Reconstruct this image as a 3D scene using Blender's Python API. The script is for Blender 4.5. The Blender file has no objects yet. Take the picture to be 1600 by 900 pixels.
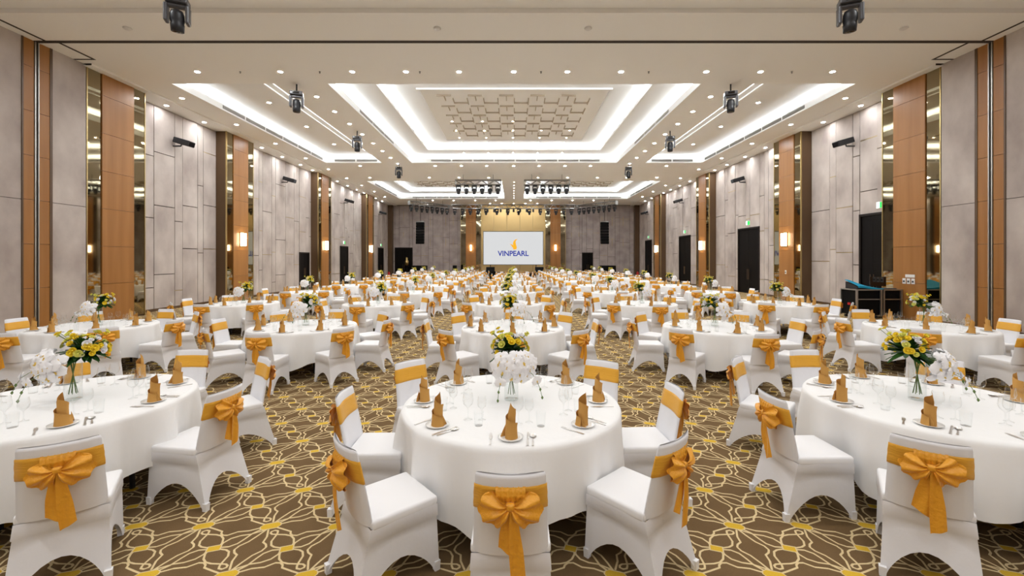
import bpy, bmesh, math, random
from mathutils import Vector, Matrix
from math import sin, cos, pi, radians, sqrt

SC = bpy.context.scene
COL = SC.collection
rng = random.Random(11)

# ------------------------------------------------------------------ camera, world, exposure
CAM_H = 1.97
cam_d = bpy.data.cameras.new('camera')
cam_d.sensor_width = 36.0
cam_d.lens = 674.0 / 1600.0 * 36.0
cam_d.shift_x = -0.0016
cam_d.shift_y = -0.0281
cam_d.clip_start = 0.05
cam_d.clip_end = 200
cam = bpy.data.objects.new('camera', cam_d)
cam.location = (0, 0, CAM_H)
cam.rotation_euler = (radians(90), 0, 0)
COL.objects.link(cam)
SC.camera = cam

wd = bpy.data.worlds.new('world')
SC.world = wd
wd.use_nodes = True
wd.node_tree.nodes['Background'].inputs[0].default_value = (0.9, 0.92, 1.0, 1)
wd.node_tree.nodes['Background'].inputs[1].default_value = 0.3

SC.cycles.transparent_max_bounces = 24
SC.view_settings.view_transform = 'Standard'
SC.view_settings.look = 'None'
SC.view_settings.gamma = 1.0
SC.view_settings.use_curve_mapping = False
SC.view_settings.exposure = 0.72

DOWNLIGHT_POWER = 440.0     # radiance of every recessed lens
COVE_POWER = 12.0           # radiance of the LED strips in the coves

# ------------------------------------------------------------------ materials
MATS = {}
def s2l(c):
    return tuple(((v / 255) / 12.92 if v / 255 <= 0.04045 else ((v / 255 + 0.055) / 1.055) ** 2.4) for v in c)

class NT:
    def __init__(self, mat):
        self.t = mat.node_tree
    def new(self, kind, **kw):
        n = self.t.nodes.new(kind)
        for k, v in kw.items():
            setattr(n, k, v)
        return n
    def link(self, a, b):
        self.t.links.new(a, b)
    def val(self, sock, v):
        if isinstance(v, (int, float)):
            sock.default_value = v
        elif isinstance(v, tuple):
            sock.default_value = v
        else:
            self.link(v, sock)
    def math(self, op, a, b=None, c=None, clamp=False):
        n = self.new('ShaderNodeMath', operation=op, use_clamp=clamp)
        self.val(n.inputs[0], a)
        if b is not None: self.val(n.inputs[1], b)
        if c is not None: self.val(n.inputs[2], c)
        return n.outputs[0]
    def vmath(self, op, a, b=None, scale=None):
        n = self.new('ShaderNodeVectorMath', operation=op)
        self.val(n.inputs[0], a)
        if b is not None: self.val(n.inputs[1], b)
        if scale is not None: self.val(n.inputs['Scale'], scale)
        return n.outputs['Value'] if op in ('DOT_PRODUCT', 'LENGTH', 'DISTANCE') else n.outputs[0]
    def mix(self, f, a, b):
        n = self.new('ShaderNodeMix', data_type='RGBA')
        self.val(n.inputs['Factor'], f)
        self.val(n.inputs['A'], a if not isinstance(a, tuple) else (*a[:3], 1))
        self.val(n.inputs['B'], b if not isinstance(b, tuple) else (*b[:3], 1))
        return n.outputs['Result']

def mat(name, rgb, rough=0.6, metal=0.0, spec=0.3, var=0.0, vscale=3.0, vstretch=(1, 1, 1), bump=0.0, bscale=60.0,
        bstretch=(1, 1, 1), sheen=0.0, rgb2=None, emit=None, estr=0.0, trans=0.0, linear=False, detail=4):
    m = bpy.data.materials.new(name)
    m.use_nodes = True
    b = m.node_tree.nodes['Principled BSDF']
    c = rgb if linear else s2l(rgb)
    b.inputs['Base Color'].default_value = (*c, 1)
    b.inputs['Roughness'].default_value = rough
    b.inputs['Metallic'].default_value = metal
    b.inputs['Specular IOR Level'].default_value = spec
    if sheen:
        b.inputs['Sheen Weight'].default_value = sheen
        b.inputs['Sheen Roughness'].default_value = 0.4
    if trans:
        b.inputs['Transmission Weight'].default_value = trans
    if emit is not None:
        e = emit if linear else s2l(emit)
        b.inputs['Emission Color'].default_value = (*e, 1)
        b.inputs['Emission Strength'].default_value = estr
    t = NT(m)
    if var or bump:
        tc = t.new('ShaderNodeTexCoord')
    if var:
        mp = t.new('ShaderNodeMapping'); mp.inputs['Scale'].default_value = vstretch
        geo = t.new('ShaderNodeNewGeometry')
        t.link(geo.outputs['Position'], mp.inputs['Vector'])
        n = t.new('ShaderNodeTexNoise'); n.inputs['Scale'].default_value = vscale; n.inputs['Detail'].default_value = detail
        t.link(mp.outputs[0], n.inputs['Vector'])
        r = t.new('ShaderNodeMapRange'); r.inputs[1].default_value = 0.3; r.inputs[2].default_value = 0.7
        t.link(n.outputs['Fac'], r.inputs[0])
        c2 = (s2l(rgb2) if not linear else rgb2) if rgb2 else tuple(v * (1 - var) for v in c)
        t.link(t.mix(r.outputs[0], c, c2), b.inputs['Base Color'])
    if bump:
        mp = t.new('ShaderNodeMapping'); mp.inputs['Scale'].default_value = bstretch
        t.link(tc.outputs['Object'], mp.inputs['Vector'])
        n = t.new('ShaderNodeTexNoise'); n.inputs['Scale'].default_value = bscale; n.inputs['Detail'].default_value = 3
        t.link(mp.outputs[0], n.inputs['Vector'])
        bp = t.new('ShaderNodeBump'); bp.inputs['Strength'].default_value = bump; bp.inputs['Distance'].default_value = 0.02
        t.link(n.outputs['Fac'], bp.inputs['Height'])
        t.link(bp.outputs[0], b.inputs['Normal'])
    MATS[name] = m
    return m

def emis(name, rgb, strength):
    m = bpy.data.materials.new(name); m.use_nodes = True
    nt = m.node_tree; nt.nodes.clear()
    e = nt.nodes.new('ShaderNodeEmission'); o = nt.nodes.new('ShaderNodeOutputMaterial')
    e.inputs[0].default_value = (*rgb, 1); e.inputs[1].default_value = strength
    nt.links.new(e.outputs[0], o.inputs[0]); MATS[name] = m
    return m

def glass(name, tint=(0.985, 0.99, 0.99), edge=0.5, power=2.4, amount=0.6):
    m = bpy.data.materials.new(name); m.use_nodes = True
    t = NT(m); m.node_tree.nodes.clear()
    tr = t.new('ShaderNodeBsdfTransparent'); tr.inputs[0].default_value = (*tint, 1)
    gl = t.new('ShaderNodeBsdfGlossy'); gl.inputs['Roughness'].default_value = 0.03; gl.inputs[0].default_value = (0.9, 0.92, 0.92, 1)
    lw = t.new('ShaderNodeLayerWeight'); lw.inputs[0].default_value = edge
    f = t.math('POWER', lw.outputs['Facing'], power)
    f = t.math('MULTIPLY_ADD', f, amount, 0.03)
    mx = t.new('ShaderNodeMixShader'); o = t.new('ShaderNodeOutputMaterial')
    t.link(f, mx.inputs[0]); t.link(tr.outputs[0], mx.inputs[1]); t.link(gl.outputs[0], mx.inputs[2]); t.link(mx.outputs[0], o.inputs[0])
    MATS[name] = m
    return m

mat('chair_cover', (238, 238, 242), rough=0.55, spec=0.25, bump=0.04, bscale=30)
mat('seat_cover', (244, 244, 246), rough=0.5, spec=0.25)
mat('table_cloth', (244, 244, 244), rough=0.75, spec=0.15, bump=0.22, bscale=5, bstretch=(1.4, 1.4, 0.8), detail=6)
mat('sash_gold', (238, 176, 58), rough=0.42, spec=0.4, bump=0.25, bscale=40, bstretch=(0.35, 0.35, 3.0), sheen=0.15)
mat('bow_gold', (240, 168, 44), rough=0.36, spec=0.5, bump=0.35, bscale=45, sheen=0.2)
mat('napkin_tan', (206, 156, 86), rough=0.8, spec=0.15, bump=0.1, bscale=200)
mat('china', (242, 241, 238), rough=0.15, spec=0.5)
mat('steel', (232, 230, 227), rough=0.3, metal=1.0)
mat('wall_panel', (206, 196, 189), rough=0.85, spec=0.15, var=0.2, vscale=1.1, vstretch=(1, 1, 0.7), bump=0.08, bscale=8, detail=8, rgb2=(168, 156, 150))
mat('wall_back_panel', (188, 178, 175), rough=0.85, spec=0.15, var=0.2, vscale=1.3, bump=0.08, bscale=8, detail=8, rgb2=(158, 147, 144))
mat('wall_joint', (92, 82, 74), rough=0.8)
mat('gold_trim', (190, 168, 118), rough=0.3, metal=1.0)
mat('wood', (170, 118, 62), rough=0.38, spec=0.4, var=0.2, vscale=1.0, vstretch=(5, 5, 0.25), detail=7, rgb2=(152, 101, 48))
mat('bronze_dark', (92, 68, 44), rough=0.4, metal=0.0, spec=0.5, var=0.15, vscale=0.8)
mat('bronze_mirror', (158, 147, 122), rough=0.03, metal=1.0)
mat('ceiling_paint', (249, 247, 243), rough=0.9, spec=0.1)
mat('coffer_paint', (245, 244, 242), rough=0.9, spec=0.1)
mat('motif_field', (249, 246, 241), rough=0.9, spec=0.1)
mat('motif_shade', (186, 172, 152), rough=0.9, spec=0.1)  # darker than the field: shade on the relief's sides put into the colour
mat('slot_dark', (62, 54, 48), rough=0.7)
mat('vent_grey', (196, 192, 186), rough=0.6)
mat('vent_slat', (120, 116, 110), rough=0.6)
mat('light_trim', (240, 238, 232), rough=0.4)
mat('black_metal', (34, 34, 37), rough=0.45, spec=0.4)
mat('speaker_black', (13, 13, 14), rough=0.7, spec=0.12)
mat('grey_metal', (78, 78, 82), rough=0.4, spec=0.5)
mat('lens_black', (14, 14, 18), rough=0.08, spec=0.7)
mat('truss_metal', (150, 148, 145), rough=0.4, metal=0.8)
mat('alu', (178, 176, 172), rough=0.35, metal=0.9)
mat('door_black', (15, 11, 10), rough=0.6, spec=0.12, var=0.3, vscale=2, vstretch=(6, 6, 0.4))
mat('door_frame', (30, 23, 20), rough=0.5, spec=0.2)
mat('gold_backdrop', (206, 176, 120), rough=0.6, spec=0.3, var=0.08, vscale=0.6)
mat('stage_wood', (120, 84, 52), rough=0.5)
mat('blue_cloth', (20, 150, 190), rough=0.7)
mat('red_paint', (190, 40, 40), rough=0.5)
mat('white_plastic', (232, 230, 226), rough=0.4)
mat('leaf', (58, 104, 40), rough=0.55, spec=0.3, var=0.3, vscale=25, rgb2=(30, 74, 24))
mat('petal_white', (247, 246, 248), rough=0.6, spec=0.2)
mat('petal_yellow', (252, 226, 66), rough=0.6, spec=0.2)
mat('petal_lemon', (238, 236, 130), rough=0.6, spec=0.2)
mat('petal_lip', (230, 196, 96), rough=0.6)
mat('stem_green', (96, 120, 62), rough=0.6)
mat('screen_grey', (0, 0, 0), rough=0.5, emit=(206, 207, 208), estr=0.68)
mat('logo_blue', (0, 0, 0), rough=0.5, emit=(36, 50, 150), estr=0.68)
mat('logo_gold', (0, 0, 0), rough=0.5, emit=(246, 176, 36), estr=0.68)
mat('exit_green', (10, 60, 20), rough=0.4, emit=(20, 200, 80), estr=1.2)
mat('exit_white', (240, 255, 245), rough=0.4, emit=(230, 255, 240), estr=1.2)
emis('lens_light', (0.965, 0.985, 1.0), DOWNLIGHT_POWER)
emis('wash_light', (0.965, 0.985, 1.0), DOWNLIGHT_POWER * 0.4)
emis('pin_light', (1.0, 0.86, 0.74), 60.0)
emis('cove_led', (0.86, 0.94, 1.0), COVE_POWER)
emis('sconce_glow', (1.0, 0.80, 0.55), 14.0)
glass('glass_clear')
glass('glass_vase', tint=(0.955, 0.97, 0.965), edge=0.5, power=1.8, amount=0.65)

# ------------------------------------------------------------------ carpet material
def carpet():
    m = bpy.data.materials.new('carpet'); m.use_nodes = True
    t = NT(m); b = m.node_tree.nodes['Principled BSDF']
    b.inputs['Roughness'].default_value = 0.95; b.inputs['Specular IOR Level'].default_value = 0.05
    P = 0.497
    geo = t.new('ShaderNodeNewGeometry'); sp = t.new('ShaderNodeSeparateXYZ')
    t.link(geo.outputs['Position'], sp.inputs[0])
    X, Y = sp.outputs[0], sp.outputs[1]
    pos = t.math('GREATER_THAN', X, 0.0)
    off = t.math('MULTIPLY_ADD', pos, 0.139 - 0.303, 0.303)
    a = t.math('FRACT', t.math('DIVIDE', t.math('SUBTRACT', off, t.math('ABSOLUTE', X)), P))
    bb = t.math('FRACT', t.math('DIVIDE', t.math('SUBTRACT', Y, 0.205), P))
    low = t.math('LESS_THAN', bb, 0.5)
    sgn = t.math('MULTIPLY_ADD', low, -2.0, 1.0)
    a = t.math('MULTIPLY_ADD', a, sgn, low)
    bb = t.math('MULTIPLY_ADD', bb, sgn, low)
    cx = t.new('ShaderNodeCombineXYZ'); t.link(a, cx.inputs[0]); t.link(bb, cx.inputs[1])
    p = cx.outputs[0]
    lines = [
        [(.10, .97), (.21, .93), (.365, .87), (.385, .82), (.43, .782), (.50, .78), (.60, .86), (.75, .885), (.90, .965)],
        [(.55, .545), (.535, .62), (.49, .71), (.42, .77), (.33, .795), (.13, .805), (.092, .83), (.085, .865), (.12, .895),
         (.17, .885), (.19, .84), (.20, .78), (.205, .65), (.25, .565), (.31, .53), (.44, .505)],
        [(.55, .545), (.555, .62), (.60, .71), (.70, .775), (.82, .805), (.97, .90)],
        [(.56, .52), (.68, .535), (.76, .60), (.80, .70), (.84, .83), (.93, .945)],
        [(.02, .90), (.085, .75), (.10, .63), (.165, .585), (.20, .53), (.195, .48)],
        [(.80, .47), (.815, .55), (.89, .64), (.945, .78), (.985, .91)],
    ]
    d = None
    cnt = 0
    p0 = p
    for pl in lines:
        for (ax, ay), (bx, by) in zip(pl, pl[1:]):
            cnt += 1
            if d is not None and cnt % 3 == 0:      # chains the steps so that few values are alive at a time
                ch = t.new('ShaderNodeVectorMath', operation='MULTIPLY_ADD')
                t.link(d, ch.inputs[0]); ch.inputs[1].default_value = (1e-7, 1e-7, 0); t.link(p0, ch.inputs[2])
                p = ch.outputs[0]
            dx, dy = bx - ax, by - ay
            ll = dx * dx + dy * dy
            pa = t.vmath('SUBTRACT', p, (ax, ay, 0.0))
            h = t.math('MULTIPLY', t.vmath('DOT_PRODUCT', pa, (dx / ll, dy / ll, 0.0)), 1.0, clamp=True)
            q = t.new('ShaderNodeVectorMath', operation='MULTIPLY_ADD')
            t.link(h, q.inputs[0]); q.inputs[1].default_value = (-dx, -dy, 0); t.link(pa, q.inputs[2])
            dist = t.vmath('LENGTH', q.outputs[0])
            d = dist if d is None else t.math('MINIMUM', d, dist)
    line = t.math('LESS_THAN', d, 0.0135)
    # yellow nodes
    ca, sa = cos(radians(19)), sin(radians(19))
    fills = None
    for (ox, oy, hx, hy, cut) in ((0, 1, .13, .066, .155), (1, 1, .13, .066, .155), (.5, .5, .075, .05, .2)):
        q = t.vmath('SUBTRACT', p, (ox, oy, 0.0))
        u = t.math('ABSOLUTE', t.vmath('DOT_PRODUCT', q, (ca, sa, 0.0)))
        v = t.math('ABSOLUTE', t.vmath('DOT_PRODUCT', q, (-sa, ca, 0.0)))
        e = t.math('MAXIMUM', t.math('SUBTRACT', u, hx), t.math('SUBTRACT', v, hy))
        e = t.math('MAXIMUM', e, t.math('SUBTRACT', t.math('ADD', u, v), cut))
        fills = e if fills is None else t.math('MINIMUM', fills, e)
    ink = t.math('LESS_THAN', fills, 0.0)
    rim = t.math('LESS_THAN', fills, 0.016)
    line = t.math('MAXIMUM', line, rim)
    n = t.new('ShaderNodeTexNoise'); n.inputs['Scale'].default_value = 3.0; n.inputs['Detail'].default_value = 5
    t.link(geo.outputs['Position'], n.inputs['Vector'])
    n2 = t.new('ShaderNodeTexNoise'); n2.inputs['Scale'].default_value = 140.0; n2.inputs['Detail'].default_value = 2
    t.link(geo.outputs['Position'], n2.inputs['Vector'])
    base = t.mix(n.outputs['Fac'], s2l((128, 104, 74)), s2l((107, 85, 58)))
    c = t.mix(line, base, s2l((226, 204, 158)))
    c = t.mix(ink, c, s2l((222, 182, 62)))
    dark = t.math('MULTIPLY_ADD', n2.outputs['Fac'], 0.35, 0.82)
    sc = t.new('ShaderNodeVectorMath', operation='SCALE')
    t.link(c, sc.inputs[0]); t.link(dark, sc.inputs['Scale'])
    t.link(sc.outputs[0], b.inputs['Base Color'])
    bp = t.new('ShaderNodeBump'); bp.inputs['Strength'].default_value = 0.25; bp.inputs['Distance'].default_value = 0.01
    t.link(n2.outputs['Fac'], bp.inputs['Height']); t.link(bp.outputs[0], b.inputs['Normal'])
    MATS['carpet'] = m
carpet()

# ------------------------------------------------------------------ mesh helpers
class MB:
    """collects faces; build() turns them into one mesh"""
    def __init__(self):
        self.v = []; self.f = []; self.m = []; self.mi = 0
    def add(self, vs, fs):
        o = len(self.v)
        self.v += [tuple(p) for p in vs]
        for f in fs:
            self.f.append(tuple(i + o for i in f)); self.m.append(self.mi)
        return self
    def box(self, x0, x1, y0, y1, z0, z1, M=None):
        vs = [(x0, y0, z0), (x1, y0, z0), (x1, y1, z0), (x0, y1, z0), (x0, y0, z1), (x1, y0, z1), (x1, y1, z1), (x0, y1, z1)]
        if M is not None: vs = [M @ Vector(p) for p in vs]
        return self.add(vs, [(0, 3, 2, 1), (4, 5, 6, 7), (0, 1, 5, 4), (1, 2, 6, 5), (2, 3, 7, 6), (3, 0, 4, 7)])
    def rbox(self, x0, x1, y0, y1, z0, z1, r=0.02, seg=2, M=None):
        bm = bmesh.new()
        bmesh.ops.create_cube(bm, size=1)
        for v in bm.verts:
            v.co = ((x0 + x1) / 2 + v.co.x * (x1 - x0), (y0 + y1) / 2 + v.co.y * (y1 - y0), (z0 + z1) / 2 + v.co.z * (z1 - z0))
        bmesh.ops.bevel(bm, geom=list(bm.edges), offset=r, segments=seg, profile=0.5, affect='EDGES')
        return self.bm(bm, M)
    def bm(self, bm, M=None):
        bm.verts.ensure_lookup_table()
        for i, v in enumerate(bm.verts): v.index = i
        vs = [(M @ v.co) if M is not None else v.co.copy() for v in bm.verts]
        fs = [tuple(v.index for v in f.verts) for f in bm.faces]
        bm.free()
        return self.add(vs, fs)
    def lathe(self, prof, n=16, c=(0, 0, 0), cap0=True, cap1=True, M=None):
        vs = []; fs = []
        for r, z in prof:
            for k in range(n):
                a = 2 * pi * k / n
                vs.append(Vector((r * cos(a), r * sin(a), z)))
        for i in range(len(prof) - 1):
            for k in range(n):
                k2 = (k + 1) % n
                fs.append((i * n + k, i * n + k2, (i + 1) * n + k2, (i + 1) * n + k))
        if cap0: fs.append(tuple(reversed(range(n))))
        if cap1: fs.append(tuple((len(prof) - 1) * n + k for k in range(n)))
        T = Matrix.Translation(c)
        if M is not None: T = M @ T
        return self.add([T @ p for p in vs], fs)
    def tube(self, pts, r, n=6, caps=True):
        pts = [Vector(p) for p in pts]
        rs = r if isinstance(r, (list, tuple)) else [r] * len(pts)
        vs = []; fs = []
        for i, p in enumerate(pts):
            d = (pts[min(i + 1, len(pts) - 1)] - pts[max(i - 1, 0)])
            d = d.normalized() if d.length > 1e-9 else Vector((0, 0, 1))
            up = Vector((0, 0, 1)) if abs(d.z) < 0.95 else Vector((0, 1, 0))
            s = d.cross(up).normalized(); t = s.cross(d)
            for k in range(n):
                a = 2 * pi * k / n
                vs.append(p + (s * cos(a) + t * sin(a)) * rs[i])
        for i in range(len(pts) - 1):
            for k in range(n):
                k2 = (k + 1) % n
                fs.append((i * n + k, (i + 1) * n + k, (i + 1) * n + k2, i * n + k2))
        if caps:
            fs.append(tuple(range(n))); fs.append(tuple(reversed(range((len(pts) - 1) * n, len(pts) * n))))
        return self.add(vs, fs)
    def grid(self, fn, nu, nv, closed_u=False):
        vs = []; fs = []
        cu = nu if closed_u else nu + 1
        for j in range(nv + 1):
            for i in range(cu):
                vs.append(fn(i / nu, j / nv))
        for j in range(nv):
            for i in range(nu):
                i2 = (i + 1) % cu
                fs.append((j * cu + i, j * cu + i2, (j + 1) * cu + i2, (j + 1) * cu + i))
        return self.add(vs, fs)
    def join(self, other, M=None):
        o = len(self.v)
        self.v += [tuple(M @ Vector(p)) if M is not None else p for p in other.v]
        for f, m in zip(other.f, other.m):
            self.f.append(tuple(i + o for i in f)); self.m.append(m)
        return self
    def mesh(self, name, mats, smooth=False):
        me = bpy.data.meshes.new(name)
        me.from_pydata(self.v, [], self.f)
        for m in (mats if isinstance(mats, (list, tuple)) else [mats]):
            me.materials.append(MATS[m])
        if any(self.m):
            me.polygons.foreach_set('material_index', self.m)
        if smooth:
            me.polygons.foreach_set('use_smooth', [True] * len(me.polygons))
        me.update()
        return me

def put(name, me, parent=None, loc=None, rot=None, label=None, cat=None, group=None, kind=None):
    o = bpy.data.objects.new(name, me)
    COL.objects.link(o)
    if parent is not None: o.parent = parent
    if loc is not None: o.location = loc
    if rot is not None: o.rotation_euler = rot if not isinstance(rot, (int, float)) else (0, 0, rot)
    if label: o['label'] = label
    if cat: o['category'] = cat
    if group: o['group'] = group
    if kind: o['kind'] = kind
    return o

def bmesh_obj(name, mb, mats, parent=None, smooth=False, **kw):
    return put(name, mb.mesh(name, mats, smooth), parent, **kw)

ORD = ['first', 'second', 'third', 'fourth', 'fifth', 'sixth', 'seventh', 'eighth', 'ninth', 'tenth', 'eleventh', 'twelfth',
       'thirteenth', 'fourteenth', 'fifteenth', 'sixteenth']

# ------------------------------------------------------------------ room dimensions
HC = 7.87            # main ceiling
WX = 13.6            # wall face of the panelled bays
NX = 12.97           # wall face near the camera (partition pocket)
YB = 47.0            # end wall behind the stage
Y0 = -9.0            # wall behind the camera

floor = bmesh_obj('floor', MB().box(-14.2, 14.2, Y0 - 0.3, YB + 0.5, -0.1, 0.0), 'carpet', kind='structure',
                  label='brown carpet with cream curling lines and yellow lozenges', cat='floor')
walls = {}
walls['left'] = bmesh_obj('wall_left', MB().box(-14.0, -WX - 0.06, 13.0, YB + 0.4, 0, HC + 0.9), 'wall_joint', kind='structure',
                          label='long wall of grey vertical panels and mirrored pilasters, low doors', cat='wall')
walls['right'] = bmesh_obj('wall_right', MB().box(WX + 0.06, 14.0, 13.0, YB + 0.4, 0, HC + 0.9), 'wall_joint', kind='structure',
                           label='long wall of grey panels with tall black doors', cat='wall')
walls['back'] = bmesh_obj('wall_back', MB().box(-14.0, 14.0, YB + 0.06, YB + 0.4, 0, HC + 0.9), 'wall_joint', kind='structure',
                          label='dark grey end wall behind the stage screen', cat='wall')
walls['front'] = bmesh_obj('wall_front', MB().box(-14.0, 14.0, Y0 - 0.3, Y0, 0, HC + 0.9), 'wall_panel', kind='structure',
                           label='plain grey wall closing the near end', cat='wall')
walls['nl'] = bmesh_obj('wall_left_near', MB().box(-14.0, -NX - 0.04, Y0, 13.0, 0, HC + 0.9), 'wall_joint', kind='structure',
                        label='near wall section with wood partition pocket beside the first pilaster, left', cat='wall')
walls['nr'] = bmesh_obj('wall_right_near', MB().box(NX + 0.04, 14.0, Y0, 13.0, 0, HC + 0.9), 'wall_joint', kind='structure',
                        label='near wall section with wood partition pocket beside the first pilaster, right', cat='wall')

# ------------------------------------------------------------------ ceiling with coffers
HOLES = [(-6.25, 6.3, 14.5, 26.4), (-11.5, -8.05, 14.5, 26.4), (8.05, 11.5, 14.5, 26.4), (-11.1, -0.88, 32.6, 42.1), (0.95, 11.1, 32.6, 42.1)]
def plate(x0, x1, y0, y1, z, holes):
    mb = MB()
    xs = sorted({x0, x1, *[h[i] for h in holes for i in (0, 1)]})
    ys = sorted({y0, y1, *[h[i] for h in holes for i in (2, 3)]})
    idx = {}
    def vid(i, j):
        if (i, j) not in idx:
            idx[(i, j)] = len(mb.v); mb.v.append((xs[i], ys[j], z))
        return idx[(i, j)]
    for i in range(len(xs) - 1):
        for j in range(len(ys) - 1):
            cx, cy = (xs[i] + xs[i + 1]) / 2, (ys[j] + ys[j + 1]) / 2
            if any(h[0] < cx < h[1] and h[2] < cy < h[3] for h in holes): continue
            mb.f.append((vid(i, j), vid(i, j + 1), vid(i + 1, j + 1), vid(i + 1, j))); mb.m.append(0)
    return mb
SX = 12.72
mb = plate(-SX, SX, 10.33, YB + 0.4, HC, HOLES)
ceiling = bmesh_obj('ceiling', mb, 'ceiling_paint', kind='structure', label='beige coffered ceiling with recessed cove lighting', cat='ceiling')
# near raised field and its riser, dropped side margins
mb = MB()
zn = HC + 0.11
mb.add([(-14, Y0 - 0.3, zn), (14, Y0 - 0.3, zn), (14, 10.33, zn), (-14, 10.33, zn), (-14, 10.33, HC - 0.002), (14, 10.33, HC - 0.002)],
       [(0, 3, 2, 1), (3, 4, 5, 2)])
bmesh_obj('near_field', mb, 'ceiling_paint', ceiling)
for s in (-1, 1):
    mb = MB()
    za = HC - 0.055
    prof = [(SX, HC), (SX, za), (14.0, za)]
    ya, yb = 13.0, YB + 0.4
    vs = [(s * x, ya, z) for x, z in prof] + [(s * x, yb, z) for x, z in prof]
    fs = [(0, 3, 4, 1), (1, 4, 5, 2)] if s > 0 else [(0, 1, 4, 3), (1, 2, 5, 4)]
    mb.add(vs, fs)
    mb.add([(s * SX, 10.33, HC), (s * 14, 10.33, HC), (s * 14, 13.0, HC), (s * SX, 13.0, HC)], [(0, 1, 2, 3) if s < 0 else (3, 2, 1, 0)])
    bmesh_obj('side_margin', mb, 'ceiling_paint', ceiling)
# roof slab closing the room above the coffers
bmesh_obj('roof_slab', MB().box(-14.2, 14.2, Y0 - 0.4, YB + 0.5, HC + 1.3, HC + 1.4), 'ceiling_paint', ceiling)

def ring(mb, x0, x1, y0, y1, z0, z1, inward=True):
    c = [(x0, y0), (x1, y0), (x1, y1), (x0, y1)]
    for k in range(4):
        a, b = c[k], c[(k + 1) % 4]
        f = (0, 1, 2, 3) if not inward else (3, 2, 1, 0)
        mb.add([(a[0], a[1], z0), (b[0], b[1], z0), (b[0], b[1], z1), (a[0], a[1], z1)], [f])
def flat_ring(mb, xo0, xo1, yo0, yo1, xi0, xi1, yi0, yi1, z):
    o = [(xo0, yo0), (xo1, yo0), (xo1, yo1), (xo0, yo1)]; i = [(xi0, yi0), (xi1, yi0), (xi1, yi1), (xi0, yi1)]
    vs = [(*p, z) for p in o] + [(*p, z) for p in i]
    mb.add(vs, [(k, (k + 1) % 4, 4 + (k + 1) % 4, 4 + k) for k in range(4)])

def cove(parent, x0, x1, y0, y1, z, lip, height, trough=0.30, led=0.08):
    """upstand lip, trough behind it with an LED strip; returns the height of the plane above"""
    mb = MB()
    ring(mb, x0, x1, y0, y1, z, z + lip)
    t = 0.03
    flat_ring(mb, x0 - t, x1 + t, y0 - t, y1 + t, x0, x1, y0, y1, z + lip)
    ring(mb, x0 - t, x1 + t, y0 - t, y1 + t, z + 0.03, z + lip, inward=False)
    w = trough
    flat_ring(mb, x0 - w, x1 + w, y0 - w, y1 + w, x0 - t, x1 + t, y0 - t, y1 + t, z + 0.03)
    ring(mb, x0 - w, x1 + w, y0 - w, y1 + w, z + 0.03, z + height)
    c = bmesh_obj('cove_lip', mb, 'coffer_paint', parent)
    zi, zo, di, do = z + lip - 0.06, z + lip + 0.03, 0.13, 0.22      # tilted strip, hidden behind the lip
    for q in ([(x0 - di, y0, zi), (x0 - di, y1, zi), (x0 - do, y1, zo), (x0 - do, y0, zo)], [(x1 + di, y1, zi), (x1 + di, y0, zi), (x1 + do, y0, zo), (x1 + do, y1, zo)],
              [(x1, y0 - di, zi), (x0, y0 - di, zi), (x0, y0 - do, zo), (x1, y0 - do, zo)], [(x0, y1 + di, zi), (x1, y1 + di, zi), (x1, y1 + do, zo), (x0, y1 + do, zo)]):
        bmesh_obj('led_strip', MB().add(q, [(0, 1, 2, 3), (3, 2, 1, 0)][0:1]), 'cove_led', c)
    return z + height

def rect_plane(mb, x0, x1, y0, y1, z):
    mb.add([(x0, y0, z), (x1, y0, z), (x1, y1, z), (x0, y1, z)], [(3, 2, 1, 0)])

def vent_row(parent, axis, fixed, a0, a1, z0, z1, n, face, dark=False):
    """linear air grilles sunk in the cove lip; face = +1/-1 direction they look"""
    L = (a1 - a0) / n
    for k in range(n):
        s, e = a0 + k * L + 0.05, a0 + (k + 1) * L - 0.05
        mb = MB(); ms = MB()
        def bx(m, p0, p1, q0, q1, r0, r1):
            if axis == 'y': m.box(min(r0, r1), max(r0, r1), p0, p1, q0, q1)
            else: m.box(p0, p1, min(r0, r1), max(r0, r1), q0, q1)
        f0, f1 = fixed - face * 0.012, fixed + face * 0.006
        bx(mb, s, e, z0, z1, f0, f1)
        o = bmesh_obj('air_grille', mb, 'vent_slat' if not dark else 'slot_dark', parent)
        for q in range(2):
            ms = MB()
            zz = z0 + (z1 - z0) * (q + 0.6) / 2.4
            bx(ms, s + 0.02, e - 0.02, zz, zz + 0.018, f1, f1 + face * 0.008)
            bmesh_obj('slat', ms, 'vent_grey', o)

# centre coffer
hx0, hx1, hy0, hy1 = HOLES[0]
coff = bmesh_obj('coffer', plate(hx0 - 0.3, hx1 + 0.3, hy0 - 0.3, hy1 + 0.3, HC + 0.46, [(-5.0, 5.05, hy0 + 1.2, hy1 - 1.25)]), 'coffer_paint', ceiling)
cove(coff, hx0, hx1, hy0, hy1, HC, 0.26, 0.46)
z2 = cove(coff, -5.0, 5.05, hy0 + 1.2, hy1 - 1.25, HC + 0.46, 0.12, 0.34)
L2 = z2
mb = MB(); rect_plane(mb, -5.3, 5.35, hy0 + 0.9, hy1 - 0.95, L2)
bmesh_obj('upper_field', mb, 'coffer_paint', coff)
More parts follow.
